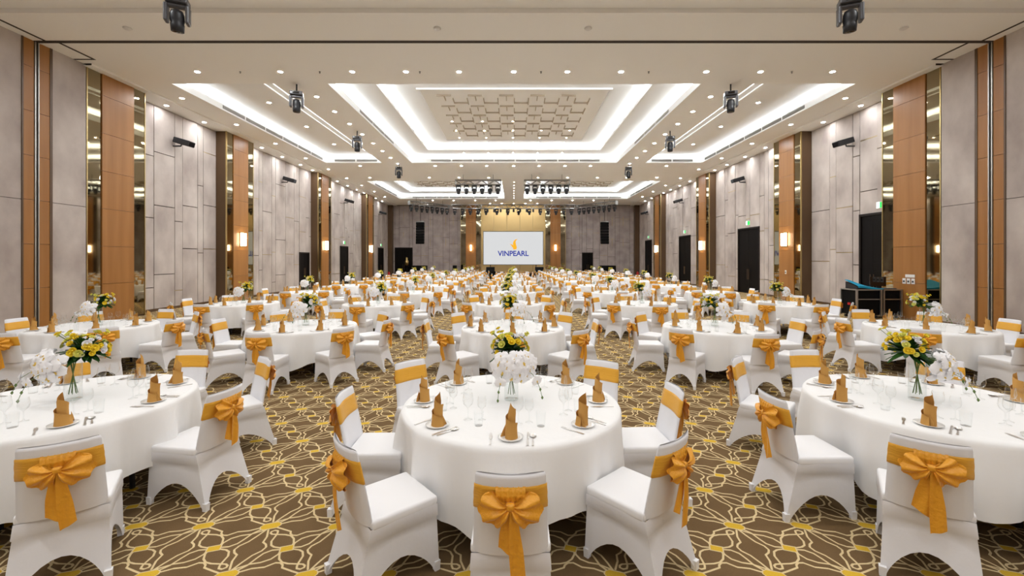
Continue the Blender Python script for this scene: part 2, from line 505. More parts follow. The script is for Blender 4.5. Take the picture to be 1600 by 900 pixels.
# decorated field with its moulding
PX0, PX1, PY0, PY1 = -3.72, 3.78, 16.95, 24.1
mb = MB(); mb.box(PX0, PX1, PY0, PY1, L2 - 0.02, L2 + 0.01)
field = bmesh_obj('motif_field', mb, 'motif_field', coff)
for (a, b, c, d) in ((PX0 - 0.1, PX1 + 0.1, PY0 - 0.1, PY0), (PX0 - 0.1, PX1 + 0.1, PY1, PY1 + 0.1), (PX0 - 0.1, PX0, PY0, PY1), (PX1, PX1 + 0.1, PY0, PY1)):
    bmesh_obj('moulding', MB().box(a, b, c, d, L2 - 0.07, L2 + 0.0), 'coffer_paint', field)
def motif_meshes():
    """shallow T and U fins, coloured as the shaded sides of the ceiling relief"""
    h = 0.06
    def ext(pts):
        n = len(pts)
        return MB().add([(x, y, -h) for x, y in pts] + [(x, y, 0) for x, y in pts], [tuple(reversed(range(n)))] + [(k, (k + 1) % n, n + (k + 1) % n, n + k) for k in range(n)])
    w = 0.016
    a = ext([(-.29, 0), (.29, 0), (.29, 0.03), (w, 0.03), (w, 0.55), (-w, 0.55), (-w, 0.03), (-.29, 0.03)])
    b = ext([(-.31, -.50), (-.31 + 2 * w, -.50), (-.31 + 2 * w, 0), (.31 - 2 * w, 0), (.31 - 2 * w, -.50), (.31, -.50), (.31, .16), (.31 - 2 * w, .16), (.31 - 2 * w, .03), (-.31, .03)])
    return a, b
mt, mu = motif_meshes()
met, meu = mt.mesh('t_fin', 'motif_shade'), mu.mesh('u_fin', 'motif_shade')
for i in range(5):
    for j in range(5):
        put('fin', met, field, (-2.84 + 1.27 * i, 17.5 + 1.215 * j, L2 - 0.02))
        put('fin', meu, field, (-2.22 + 1.27 * i, 18.35 + 1.215 * j, L2 - 0.02))
vent_row(coff, 'x', hy1, -5.1, 5.3, HC + 0.09, HC + 0.19, 8, -1)
vent_row(coff, 'y', hx0, 17.5, 22.5, HC + 0.09, HC + 0.19, 3, 1)
vent_row(coff, 'y', hx1, 17.5, 22.5, HC + 0.09, HC + 0.19, 3, -1)

# side coffers
for s in (-1, 1):
    x0, x1 = (-11.5, -8.05) if s < 0 else (8.05, 11.5)
    c = bmesh_obj('coffer', plate(x0 - 0.3, x1 + 0.3, 14.2, 26.7, HC + 0.46, []), 'coffer_paint', ceiling)
    cove(c, x0, x1, 14.5, 26.4, HC, 0.26, 0.46)
    xi0, xi1 = (-10.35, -8.6) if s < 0 else (8.6, 10.35)
    bmesh_obj('dropped_panel', MB().box(xi0, xi1, 14.5, 25.0, HC + 0.36, HC + 0.47), 'coffer_paint', c)
    bmesh_obj('panel_step', MB().box(xi0 + 0.25, xi1 - 0.25, 14.6, 24.75, HC + 0.31, HC + 0.365), 'coffer_paint', c)
    vent_row(c, 'y', -11.5 if s < 0 else 11.5, 17.0, 26.0, HC + 0.07, HC + 0.2, 6, -s, dark=s > 0)
    if s < 0: vent_row(c, 'x', 26.4, -11.0, -8.3, HC + 0.08, HC + 0.2, 2, -1)
    else: vent_row(c, 'x', 26.4, 8.4, 11.0, HC + 0.08, HC + 0.2, 2, -1, dark=True)

# rear coffers
for s in (-1, 1):
    x0, x1 = (-11.1, -0.88) if s < 0 else (0.95, 11.1)
    xi0, xi1, yi0, yi1 = x0 + 1.3, x1 - 1.3, 33.8, 40.7
    c = bmesh_obj('coffer', plate(x0 - 0.3, x1 + 0.3, 32.3, 42.4, HC + 0.46, [(xi0, xi1, yi0, yi1)]), 'coffer_paint', ceiling)
    cove(c, x0, x1, 32.6, 42.1, HC, 0.26, 0.46)
    z2b = cove(c, xi0, xi1, yi0, yi1, HC + 0.46, 0.12, 0.34)
    mb = MB(); rect_plane(mb, xi0 - 0.3, xi1 + 0.3, yi0 - 0.3, yi1 + 0.3, z2b)
    bmesh_obj('upper_field', mb, 'coffer_paint', c)
    f = bmesh_obj('motif_field', MB().box(xi0 + 0.8, xi1 - 0.8, 34.4, 40.0, z2b - 0.02, z2b + 0.005), 'motif_field', c)
    n = 4
    for i in range(n):
        for j in range(4):
            xx = xi0 + 1.5 + 1.27 * i
            put('fin', met, f, (xx, 34.8 + 1.215 * j, z2b - 0.02)); put('fin', meu, f, (xx + 0.62, 35.6 + 1.215 * j, z2b - 0.02))
    vent_row(c, 'x', 42.1, x0 + 1.2, x1 - 0.6, HC + 0.08, HC + 0.19, 7, -1)
    vent_row(c, 'y', x0 if s < 0 else x1, 34.5, 41.0, HC + 0.07, HC + 0.2, 4, -s, dark=s > 0)

# partition track across the ceiling and the hatch outlines at its ends
trk = bmesh_obj('trim_1', MB().box(-NX, NX, 11.64, 11.76, HC - 0.012, HC + 0.05), 'slot_dark', kind='structure',
                label='dark sliding partition track across the ceiling', cat='track')
for s in (-1, 1):
    for (a, b, c, d) in ((12.62, 12.69, 9.9, 11.64), (12.35, 12.42, 11.76, 12.75), (12.35, NX, 12.70, 12.76)):
        zt = HC if c > 10.3 else HC
        bmesh_obj('hatch_joint', MB().box(min(s * a, s * b), max(s * a, s * b), max(c, 10.34), d, HC - 0.006, HC + 0.02), 'slot_dark', trk)

# ------------------------------------------------------------------ wall cladding
JOINTS = {}
def panel_bay(parent, kind, fixed, a0, a1, zt, doors=(), seed=1, thick=0.06, mname='wall_panel', widths=(0.34, 0.9, 0.38, 1.08, 1.0, 0.42, 0.85), z0=0.1):
    """vertical panels of uneven width with staggered cross joints; kind 'x+' / 'x-' walls facing the room along x, 'y' the end wall"""
    r = random.Random(seed)
    edges = [a0]; k = seed % len(widths)
    stops = sorted([a1] + [d for dd in doors for d in dd[:2]])
    for st in stops:
        while edges[-1] < st - 1e-6:
            w = widths[k % len(widths)]; k += 1
            nx = edges[-1] + w
            if nx > st - 0.25: nx = st
            edges.append(nx)
    g = 0.016
    for e0, e1 in zip(edges, edges[1:]):
        mid = (e0 + e1) / 2
        base = z0
        for d in doors:
            if d[0] < mid < d[1]: base = d[2]
        cuts = [base]
        z = base + r.uniform(0.3, 2.4)
        while z < zt - 0.9:
            cuts.append(z); z += r.uniform(1.7, 3.4)
        cuts.append(zt)
        pr = r.choice((0.0, 0.012, 0.024))
        for q, (c0, c1) in enumerate(zip(cuts, cuts[1:])):
            mb = MB()
            if kind == 'x+': mb.box(-fixed - 0.06, -fixed + pr, e0 + g, e1 - g, c0 + (g if q else 0), c1 - g)
            elif kind == 'x-': mb.box(fixed - pr, fixed + 0.06, e0 + g, e1 - g, c0 + (g if q else 0), c1 - g)
            else: mb.box(e0 + g, e1 - g, fixed - pr, fixed + 0.06, c0 + (g if q else 0), c1 - g)
            bmesh_obj('panel', mb, mname, parent)
            if q and r.random() < 0.45:
                mb = MB(); t = 0.012
                if kind == 'x+': mb.box(-fixed - 0.05, -fixed + pr + 0.002, e0 + g, e1 - g, c0 - t, c0 + t * 0.9)
                elif kind == 'x-': mb.box(fixed - pr - 0.002, fixed + 0.05, e0 + g, e1 - g, c0 - t, c0 + t * 0.9)
                else: mb.box(e0 + g, e1 - g, fixed - pr - 0.002, fixed + 0.05, c0 - t, c0 + t * 0.9)
                bmesh_obj('metal_inlay', mb, 'gold_trim', parent)
    for d0, d1 in [(a0, a1)]:
        segs = []; cur = d0
        for d in sorted(doors):
            if d[0] > cur: segs.append((cur, d[0]))
            cur = d[1]
        if cur < d1: segs.append((cur, d1))
        for e0, e1 in segs:
            mb = MB()
            if kind == 'x+': mb.box(-fixed - 0.06, -fixed + 0.03, e0, e1, 0, z0)
            elif kind == 'x-': mb.box(fixed - 0.03, fixed + 0.06, e0, e1, 0, z0)
            else: mb.box(e0, e1, fixed - 0.03, fixed + 0.06, 0, z0)
            bmesh_obj('baseboard', mb, 'bronze_dark', parent)

DOOR_R = [(15.7, 16.94, 3.72), (23.8, 26.1, 3.8), (33.1, 35.4, 3.85), (42.4, 44.5, 3.9)]
DOOR_L = [(27.35, 28.65, 2.42), (33.7, 35.4, 3.02), (43.2, 45.0, 3.15)]
PIL = [(13.1, 15.2), (19.7, 21.75), (28.95, 31.0), (38.5, 40.5)]
ZW = HC - 0.055
bays = [(15.2, 19.7), (21.75, 28.95), (31.0, 38.5), (40.5, 46.6)]
for i, (a, b) in enumerate(bays):
    panel_bay(walls['left'], 'x+', WX, a, b, ZW, [d for d in DOOR_L if a < d[0] < b], seed=3 + i * 2)
    panel_bay(walls['right'], 'x-', WX, a, b, ZW, [d for d in DOOR_R if a < d[0] < b], seed=4 + i * 3)
# near sections around the partition pocket: wide grey panels and wood strips
for s, w in ((-1, walls['nl']), (1, walls['nr'])):
    def slab(name, a, b, z0, z1, m, pr=0.0, parent=w):
        x0, x1 = NX - pr, NX + 0.05
        return bmesh_obj(name, MB().box(min(s * x0, s * x1), max(s * x0, s * x1), a, b, z0, z1), m, parent)
    for (a, b) in ((12.12, 13.08), (10.45, 11.36), (9.0, 10.43), (7.5, 8.98), (5.0, 7.48), (2.0, 4.98), (-2.0, 1.98), (-5.5, -2.02), (-8.98, -5.52)):
        for z0, z1 in ((0.1, 3.55), (3.565, HC)):
            slab('panel', a, b, z0, z1, 'wall_panel')
        slab('baseboard', a, b, 0, 0.1, 'bronze_dark', 0.02)
    for (a, b) in ((11.40, 11.655), (11.79, 12.05)):
        zz = 0.0
        while zz < HC - 0.1:
            z1 = min(zz + 1.19, HC)
            slab('wood_panel', a, b, zz + 0.005, z1 - 0.005, 'wood', 0.01)
            zz = z1
    for (a, b) in ((12.05, 12.12), (11.36, 11.40)):
        slab('edge_strip', a, b, 0, HC, 'bronze_dark', 0.02)
    for (a, b, m, pr) in ((11.665, 11.695, 'alu', 0.03), (11.745, 11.775, 'alu', 0.03), (11.695, 11.745, 'slot_dark', 0.0)):
        slab('channel', a, b, 0, HC, m, pr)

def pilaster(parent, loc, rot, width, depth, H, wood_frac=0.55, side_mat='bronze_dark'):
    """local frame: x along the wall, -y towards the room"""
    core = put('pilaster', MB().box(-width / 2, width / 2, -depth + 0.03, 0.05, 0, H).mesh('pilaster', side_mat), parent, loc, rot)
    w = width * wood_frac / 2
    z = 0.0
    while z < H - 0.05:
        z1 = min(z + 1.19, H)
        bmesh_obj('wood_panel', MB().box(-w, w, -depth - 0.03, -depth + 0.04, z + 0.005, z1 - 0.005), 'wood', core)
        z = z1
    for s in (-1, 1):
        a, b = sorted((s * (w + 0.01), s * (width / 2 - 0.022)))
        bmesh_obj('mirror_strip', MB().box(a, b, -depth + 0.0, -depth + 0.035, 0.05, H - 0.002), 'bronze_mirror', core)
        a, b = sorted((s * (width / 2 - 0.02), s * (width / 2 + 0.012)))
        bmesh_obj('metal_edge', MB().box(a, b, -depth - 0.012, -depth + 0.05, 0, H), 'gold_trim', core)
        a, b = sorted((s * (width / 2), s * (width / 2 + 0.01)))
        bmesh_obj('side_cladding', MB().box(a, b, -depth + 0.055, 0.0, 0, H), 'bronze_dark', core)
    return core
for i, (a, b) in enumerate(PIL):
    dp = 0.62 if i == 0 else 0.48
    pilaster(walls['left'], (-WX, (a + b) / 2, 0), pi / 2, b - a - 0.03, dp, ZW)
    pilaster(walls['right'], (WX, (a + b) / 2, 0), -pi / 2, b - a - 0.03, dp, ZW)
for s in (-1, 1):
    bmesh_obj('corner_post', MB().box(min(s * 13.1, s * 13.66), max(s * 13.1, s * 13.66), 46.6, YB + 0.06, 0, ZW), 'bronze_dark', walls['left' if s < 0 else 'right'])

# end wall
panel_bay(walls['back'], 'y', YB, -13.1, -5.72, ZW, [(-12.95, -11.0, 3.25)], seed=5, mname='wall_back_panel', widths=(0.8, 0.5, 1.1, 0.7, 0.9))
panel_bay(walls['back'], 'y', YB, 5.6, 13.1, ZW, [(7.45, 8.65, 2.7)], seed=8, mname='wall_back_panel', widths=(0.8, 0.5, 1.1, 0.7, 0.9))
for x in (-4.62, 4.52):
    pilaster(walls['back'], (x, YB, 0), 0, 2.2, 0.35, ZW, wood_frac=0.5)
for k in range(5):
    w = 7.0 / 5
    for z0, z1 in ((0.5, 5.2), (5.21, ZW)):
        bmesh_obj('gold_panel', MB().box(-3.5 - 0.03 + k * w + 0.02, -3.53 + (k + 1) * w - 0.02, YB - 0.25, YB + 0.06, z0, z1), 'gold_backdrop', walls['back'])
    bmesh_obj('metal_inlay', MB().box(-3.53 + (k + 1) * w - 0.012, -3.53 + (k + 1) * w + 0.012, YB - 0.24, YB, 0.5, ZW), 'gold_trim', walls['back'])

for x in (-12.0, -9.1, -7.4, -6.6, 6.3, 7.1, 9.6, 10.7, 11.9):
    for z0, z1 in ((5.6, 6.6), (3.4, 4.2)) if x % 1 > 0.3 else ((6.2, 7.2), (4.4, 4.9)):
        bmesh_obj('metal_inlay', MB().box(x, x + 0.03, YB - 0.032, YB - 0.0, z0, z1), 'gold_trim', walls['back'])

# doors
dn = 0
def door(side, a, b, h, wall='x'):
    global dn
    dn += 1
    if wall == 'x':
        s = -1 if side == 'left' else 1
        M = Matrix.Translation((s * WX, (a + b) / 2, 0)) @ Matrix.Rotation(-s * pi / 2, 4, 'Z')
    else:
        M = Matrix.Translation(((a + b) / 2, YB, 0))
    w = b - a
    where = {'left': 'wall on the left', 'right': 'wall on the right', 'back': 'end wall'}[side]
    n = door.n.get(side, 0); door.n[side] = n + 1
    root = put(f'door_{dn}', MB().box(-w / 2, w / 2, 0.035, 0.058, 0, h).mesh('door', 'door_black'), kind='structure',
               label=f'black double door, {ORD[n]} from the camera in the {where}' if wall == 'x' else f'black door in the end wall {"beside the far left corner" if a < 0 else "right of the stage"}', cat='door')
    root.matrix_world = M
    for s2 in (-1, 1):
        x0, x1 = sorted((s2 * 0.004, s2 * (w / 2 - 0.09)))
        leaf = bmesh_obj('door_leaf', MB().box(x0, x1, -0.005, 0.034, 0.01, h - 0.09), 'door_black', root)
        bmesh_obj('handle', MB().tube([(s2 * 0.08, -0.05, 0.8), (s2 * 0.08, -0.05, 1.4)], 0.014), 'bronze_dark', leaf)
        x0, x1 = sorted((s2 * (w / 2 - 0.085), s2 * (w / 2)))
        bmesh_obj('jamb', MB().box(x0, x1, -0.05, 0.034, 0, h), 'door_frame', root)
    bmesh_obj('lintel', MB().box(-w / 2 + 0.085, w / 2 - 0.085, -0.05, 0.034, h - 0.085, h), 'door_frame', root)
    return root
door.n = {}
for d in DOOR_L: door('left', *d)
for d in DOOR_R: door('right', *d)
door('back', -12.95, -11.0, 3.25, 'y')
door('back', 7.45, 8.65, 2.7, 'y')

# exit signs
exm = MB().box(-0.2, 0.2, 0, 0.04, -0.12, 0.12).mesh('sign_box', 'white_plastic')
exf = MB().box(-0.05, 0.185, -0.004, 0.0, -0.105, 0.105).mesh('sign_face', 'exit_green')
exw = MB().box(-0.185, -0.055, -0.004, 0.0, -0.105, 0.105).mesh('sign_pale_face', 'exit_white')
for nm, s, y, z in (('first', 1, 15.92, 3.98), ('second', 1, 24.95, 4.06), ('third', 1, 34.2, 4.15), ('fourth', 1, 43.4, 4.2), ('second', -1, 34.5, 3.3), ('third', -1, 44.1, 3.42)):
    o = put('exit_sign', None, loc=(s * (WX - 0.05), y, z), rot=-s * pi / 2, cat='exit sign', group='green exit signs over doors',
            label=f'small green exit sign over the {nm} door in the {"right" if s > 0 else "left"} wall')
    put('housing', exm, o); put('green_face', exf, o); put('pale_face', exw, o)

# ------------------------------------------------------------------ downlights
R = 0.072
n = 10
mb = MB()
mb.lathe([(R, -0.001), (R + 0.035, -0.001), (R + 0.03, -0.012), (R, -0.01)], n, cap0=False, cap1=False)
DL_TRIM = mb.mesh('downlight_trim', 'light_trim')
mb = MB().add([(R * cos(2 * pi * k / 8), R * sin(2 * pi * k / 8), -0.006) for k in range(8)], [tuple(reversed(range(8)))])
DL_LENS = mb.mesh('downlight_lens', 'lens_light')
mb = MB().add([(0.05 * cos(2 * pi * k / 8), 0.05 * sin(2 * pi * k / 8), -0.006) for k in range(8)], [tuple(reversed(range(8)))])
PIN_LENS = mb.mesh('pin_lens', 'pin_light')
WASH_LENS = DL_LENS.copy(); WASH_LENS.materials[0] = MATS['wash_light']
def downlight(x, y, z, label, group, pin=False):
    o = put('downlight', None, loc=(x, y, z), label=label, cat='downlight', group=group)
    t = put('trim_ring', DL_TRIM, o); l = put('lens', PIN_LENS if pin else (WASH_LENS if group.startswith('wall wash') else DL_LENS), o)
    if pin: t.scale = (0.6, 0.6, 1)
def light_row(pts, z, phrase, group, order='from the left', pin=False):
    for k, (x, y) in enumerate(pts):
        downlight(x, y, z, f'round recessed downlight, {ORD[k]} {order} {phrase}', group, pin)

light_row([(x, 13.57) for x in (-9.95, -7.34, -5.08, -3.39, -1.72, 0.0, 1.69, 3.38, 6.06, 7.77, 10.03)], HC, 'in the row before the coffers', 'downlights before the coffers')
for s in (-1, 1):
    sd = 'left' if s < 0 else 'right'
    light_row([(s * 7.15, 15.66 + 1.57 * k) for k in range(8)], HC, f'between centre and {sd} coffers', 'downlights between the coffers', 'from the front')
    light_row([(s * 9.7, y) for y in (17.1, 20.2, 23.3)], HC + 0.31, f'inside the {sd} coffer', 'downlights inside side coffers', 'from the front')
    light_row([(s * 13.2, y) for y in (16.4, 18.4, 22.6, 24.6, 26.7, 28.3, 32.3, 34.3, 36.3, 38.0, 41.3, 43.3)], ZW, f'hugging the {sd} wall', 'wall washing downlights', 'from the front')
    light_row([(s * 12.15, y) for y in (15.8, 18.9, 22.0, 25.2, 28.3, 31.4, 34.5, 37.6, 40.7)], HC, f'outside the {sd} coffer', 'downlights outside side coffers', 'from the front')
light_row([(x, 27.25) for x in (-9.7, -4.95, -3.3, -1.7, 0.0, 1.6, 3.25, 4.85, 9.65)], HC, 'in the row behind the coffers', 'downlights behind the coffers')
light_row([(x, 31.2) for x in (-10.4, -8.25, -6.1, -3.95, -1.8, 1.75, 3.9, 6.05, 8.2, 10.35)], HC, 'in the row before the rear coffers', 'downlights before the rear coffers')
light_row([(0.03, 33.0 + 1.4 * k) for k in range(7)], HC, 'on the strip between the rear coffers', 'downlights between the rear coffers', 'from the front', pin=True)
light_row([(x, 43.2) for x in (-8.1, -6.0, -3.85, -1.8, 1.7, 3.8, 5.9, 8.0)], HC, 'in the row before the stage', 'downlights before the stage')
light_row([(x, 45.7) for x in (-2.5, -1.25, 0.0, 1.25, 2.5)], HC, 'in the row over the stage', 'downlights over the stage')
for j, y in enumerate((20.9, 22.35, 23.7)):
    light_row([(-2.98 + 1.47 * i, y) for i in range(5)], L2 - 0.02, f'in the {ORD[j]} lit row of the patterned field', 'pin lights in the patterned field', pin=True)
light_row([(-2.98 + 1.47 * i, 24.75) for i in range(5)], L2, 'in the row behind the patterned field', 'pin lights behind the patterned field', pin=True)
light_row([(-2.98 + 1.47 * i, 25.75) for i in range(5)], HC + 0.46, 'in the row nearest the far cove', 'pin lights nearest the far cove', pin=True)
# unseen rows added over the camera to light the near tables
for j, y in enumerate((8.2, 4.4, 0.6, -3.2, -7.0)):
    light_row([(-10.8 + 2.7 * i, y) for i in range(9)], HC + 0.11, f'in the {ORD[j]} added unseen near row', 'unseen downlights added over the camera')

# smoke detectors
det = MB().lathe([(0.09, 0.0), (0.1, -0.02), (0.06, -0.05), (0.02, -0.06)], 12).mesh('detector', 'white_plastic', True)
for k, (x, y) in enumerate(((-9.85, 11.0), (-1.95, 11.0), (1.9, 11.0), (9.95, 11.0))):
    put('smoke_detector', det, loc=(x, y, HC), label=f'small round smoke detector before the partition track, {ORD[k]} from the left', cat='smoke detector', group='ceiling smoke detectors')

spk = MB().lathe([(0.03, 0.0), (0.03, -0.012), (0.008, -0.02), (0.008, -0.045), (0.025, -0.05)], 8).mesh('sprinkler', 'grey_metal')
for k, x in enumerate((-8.6, -6.1, -2.95, 0.86, 4.25, 8.75)):
    put('sprinkler', spk, loc=(x, 13.57, HC), cat='sprinkler', group='ceiling sprinklers', label=f'tiny dark sprinkler among the downlights before the coffers, {ORD[k]} from the left')

# ------------------------------------------------------------------ moving head lights
def head_meshes():
    d = {}
    b = MB(); b.rbox(-0.2, 0.2, -0.15, 0.15, -0.13, 0.0, 0.025, 2)
    d['base'] = b.mesh('base', 'grey_metal')
    h = MB()
    for s in (-1, 1):
        h.tube([(s * 0.2, -0.1, -0.03), (s * 0.245, -0.1, -0.04), (s * 0.245, 0.1, -0.04), (s * 0.2, 0.1, -0.03)], 0.014, 6)
    d['display'] = MB().box(-0.1, 0.1, -0.156, -0.149, -0.1, -0.03).mesh('display', 'lens_black')
    y = MB()
    y.rbox(-0.2, 0.2, -0.07, 0.07, -0.2, -0.13, 0.02, 1)
    d['yoke'] = y.mesh('yoke', 'grey_metal')
    a = MB(); a.rbox(-0.035, 0.035, -0.1, 0.1, -0.52, -0.15, 0.025, 2)
    d['arm'] = a.mesh('yoke_arm', 'grey_metal')
    q = MB().lathe([(0.04, 0.2), (0.1, 0.17), (0.125, 0.1), (0.13, -0.02), (0.115, -0.08), (0.125, -0.1), (0.115, -0.24), (0.10, -0.245)], 16)
    d['head'] = q.mesh('head', 'black_metal', True)
    d['lens'] = MB().lathe([(0.10, -0.235), (0.07, -0.255), (0.02, -0.262)], 16, cap0=False).mesh('lens', 'lens_black', True)
    return d
HM = head_meshes()
def moving_head(x, y, z, stem, rot, tilt, label, group='moving head lights'):
    o = put('moving_head_light', None, loc=(x, y, z), rot=rot, label=label, cat='stage light', group=group)
    bmesh_obj('hanger', MB().tube([(0, 0, 0), (0, 0, -stem)], 0.025, 8), 'black_metal', o)
    put('base', HM['base'], o, (0, 0, -stem))
    put('display', HM['display'], o, (0, 0, -stem))
    yk = put('yoke', HM['yoke'], o, (0, 0, -stem))
    for s in (-1, 1): put('yoke_arm', HM['arm'], yk, (s * 0.185, 0, 0))
    hd = put('head', HM['head'], o, (0, 0, -stem - 0.44), (tilt, 0, 0))
    put('lens', HM['lens'], hd)
for s in (-1, 1):
    sd = 'left' if s < 0 else 'right'
    moving_head(s * 6.98, 8.95, HC + 0.11, 0.6, -s * 0.42, 0.12, f'large black moving-head light at the near {sd} edge of the ceiling')
    moving_head(s * 7.32, 14.55, HC, 0.26, -s * 0.3, -0.05, f'black moving-head light hanging beside the front corner of the {sd} coffer')
    moving_head(s * 7.2, 19.85, HC, 0.26, -s * 0.25, 0.08, f'black moving-head light hanging halfway along the {sd} coffer')
    moving_head(s * 7.08, 26.6, HC, 0.22, -s * 0.2, 0.0, f'black moving-head light hanging behind the {sd} coffer')

# compact moving head / par mesh for the distant trusses
def far_head():
    m = MB()
    m.rbox(-0.16, 0.16, -0.12, 0.12, -0.1, 0.03, 0.02, 1)
    for s in (-1, 1): m.box(s * 0.15 - 0.025, s * 0.15 + 0.025, -0.07, 0.07, -0.42, -0.08)
    m.lathe([(0.05, -0.2), (0.12, -0.24), (0.12, -0.45), (0.1, -0.62), (0.085, -0.63)], 10)
    return m.mesh('far_head', 'black_metal')
FH = far_head()
PAR = MB().lathe([(0.06, -0.05), (0.1, -0.12), (0.1, -0.36), (0.085, -0.37)], 8).lathe([(0.02, 0.03), (0.02, -0.08)], 6).mesh('par', 'black_metal')
def truss(p0, p1, label, n, size=0.32):
    """box truss between two points with cross braces; returns the object"""
    p0, p1 = Vector(p0), Vector(p1)
    L = (p1 - p0).length
    m = MB(); h = size / 2
    for a in (-h, h):
        for b in (-h, h):
            m.tube([(0, a, b), (L, a, b)], 0.032, 5)
    k = max(3, int(L / 0.4))
    for i in range(k):
        x0, x1 = L * i / k, L * (i + 1) / k
        sw = 1 if i % 2 else -1
        for a in (-h, h):
            m.tube([(x0, a, -h * sw), (x1, a, h * sw)], 0.018, 4)
            m.tube([(x0, -h * sw, a), (x1, h * sw, a)], 0.012, 4)
    for x in (0, L):
        m.box(x - 0.02, x + 0.02, -h - 0.02, h + 0.02, -h - 0.02, h + 0.02)
    d = (p1 - p0)
    o = bmesh_obj('lighting_truss', m, 'truss_metal', loc=p0, rot=math.atan2(d.y, d.x), label=label, cat='truss')
    for x in (L * 0.17, L * 0.83):
        bmesh_obj('wire', MB().tube([(x, 0, h), (x, 0, HC - p0.z)], 0.012, 5), 'black_metal', o)
    return o
def on_truss(p0, p1, n, phrase, mesh=None, name='moving_head_light', word='black moving-head light', rots=0.6, drop=-0.19):
    p0, p1 = Vector(p0), Vector(p1)
    for k in range(n):
        p = p0.lerp(p1, (k + 0.4) / (n - 0.2))
        put(name, mesh or FH, loc=(p.x, p.y, p.z + drop), rot=rng.uniform(-rots, rots), cat='stage light', group=f'lights {phrase}'[:60],
            label=f'{word}, {ORD[k]} from the left {phrase}')
for s in (-1, 1):
    sd = 'left' if s < 0 else 'right'
    x0, x1 = (-4.05, -0.88) if s < 0 else (0.72, 3.9)
    a, b = (x0, 30.0, 7.3), (x1, 30.0, 7.3)
    truss(a, b, f'short {sd} lighting truss hanging between the coffers', 6)
    on_truss(a, b, 6, f'on the short {sd} truss')
    a, b = ((-9.85, 40.6, 7.3), (-6.6, 44.0, 7.3)) if s < 0 else ((6.5, 44.0, 7.3), (9.7, 40.6, 7.3))
    truss(a, b, f'slanting {sd} lighting truss beside the stage', 7)
    on_truss(a, b, 8, f'on the slanting {sd} truss')
    a, b = ((-6.3, 43.9, 7.32), (-3.3, 43.9, 7.32)) if s < 0 else ((3.2, 43.9, 7.32), (6.2, 43.9, 7.32))
    truss(a, b, f'{sd} end section of the truss over the stage front', 6, 0.4)
    on_truss(a, b, 4, f'on the {sd} end truss section', drop=-0.22)
a, b = (-3.25, 43.9, 7.32), (3.15, 43.9, 7.32)
truss(a, b, 'long middle section of the truss over the stage front', 6, 0.4)
on_truss(a, b, 6, 'on the long stage truss', drop=-0.22)
on_truss((-2.9, 43.7, 7.32), (2.9, 43.7, 7.32), 9, 'on the long stage truss', PAR, 'par_can', 'small black par can', drop=-0.21)

# wall mounted spotlights (boxes on brackets)
for s in (-1, 1):
    for k, y in enumerate((17.2, 25.3, 34.5, 43.4)):
        sd = 'left' if s < 0 else 'right'
        o = put('wall_speaker', None, loc=(s * (WX - 0.03), y, 6.62), rot=-s * pi / 2, cat='wall speaker', group='black boxes high on the side walls',
                label=f'black box speaker on a bracket high on the {sd} wall, {ORD[k]} from the camera')
        M = Matrix.Translation((0, -0.42, 0.0)) @ Matrix.Rotation(radians(16), 4, 'X')
        bmesh_obj('cabinet', MB().rbox(-0.17, 0.17, -0.33, 0.33, -0.1, 0.12, 0.02, 1, M), 'black_metal', o)
        bmesh_obj('bracket', MB().tube([(0, 0.03, -0.14), (0, -0.3, -0.14), (0, -0.36, 0.0)], 0.035, 6), 'grey_metal', o)
        bmesh_obj('grille', MB().rbox(-0.15, 0.15, -0.345, -0.33, -0.08, 0.1, 0.006, 1, M), 'lens_black', o)

# wall sconces
SP = MB().rbox(-0.17, 0.17, -0.03, 0.0, -0.36, 0.36, 0.01, 1).mesh('plate', 'gold_trim')
SB1 = MB().rbox(-0.075, 0.075, -0.13, -0.03, -0.145, 0.145, 0.01, 1).mesh('light_block', 'sconce_glow')
def sconce(loc, rot, label, narrow=False):
    o = put('wall_sconce', None, loc=loc, rot=rot, label=label, cat='sconce', group='lit wall sconces')
    p = put('back_plate', SP, o)
    if narrow: p.scale.x = 0.5
    for sx in ((0,) if narrow else (-0.082, 0.082)):
        for sz in (-0.155, 0.155):
            put('light_block', SB1, o, (sx, 0, sz))
for s in (-1, 1):
    sd = 'left' if s < 0 else 'right'
    for k, (a, b) in enumerate(PIL[1:]):
        sconce((s * (WX - 0.51), (a + b) / 2 + 0.05, 2.92), -s * pi / 2, f'lit four-block sconce on the {ORD[k + 1]} wood pilaster of the {sd} wall')
    sconce(((-4.62 if s < 0 else 4.52), YB - 0.38, 3.2), 0, f'lit sconce on the wood pilaster {sd} of the screen', True)

# switches on the near right pilaster, socket on the second
sw = MB().rbox(-0.06, 0.06, -0.012, 0, -0.09, 0.09, 0.004, 1).mesh('switch_plate', 'white_plastic')
swb = MB().box(-0.03, 0.03, -0.02, -0.011, -0.04, 0.02).mesh('switch_key', 'grey_metal')
for k in range(3):
    o = put('switch_plate', sw, loc=(WX - 0.65, 14.3 - 0.16 * k, 1.25), rot=-pi / 2, label=f'small white switch plate, {ORD[k]} of three on the near right pilaster', cat='switch', group='switch plates on the near right pilaster')
    put('key', swb, o)
put('wall_box', MB().rbox(-0.17, 0.17, -0.02, 0, -0.05, 0.05, 0.006, 1).mesh('wall_box', 'white_plastic'), loc=(WX - 0.65, 14.08, 1.42), rot=-pi / 2,
    label='white oblong box above the switches on the near right pilaster', cat='switch')
o = put('switch_plate', sw, loc=(WX - 0.51, 20.75, 1.35), rot=-pi / 2, label='single white socket plate below the second right sconce', cat='switch')
put('key', swb, o)

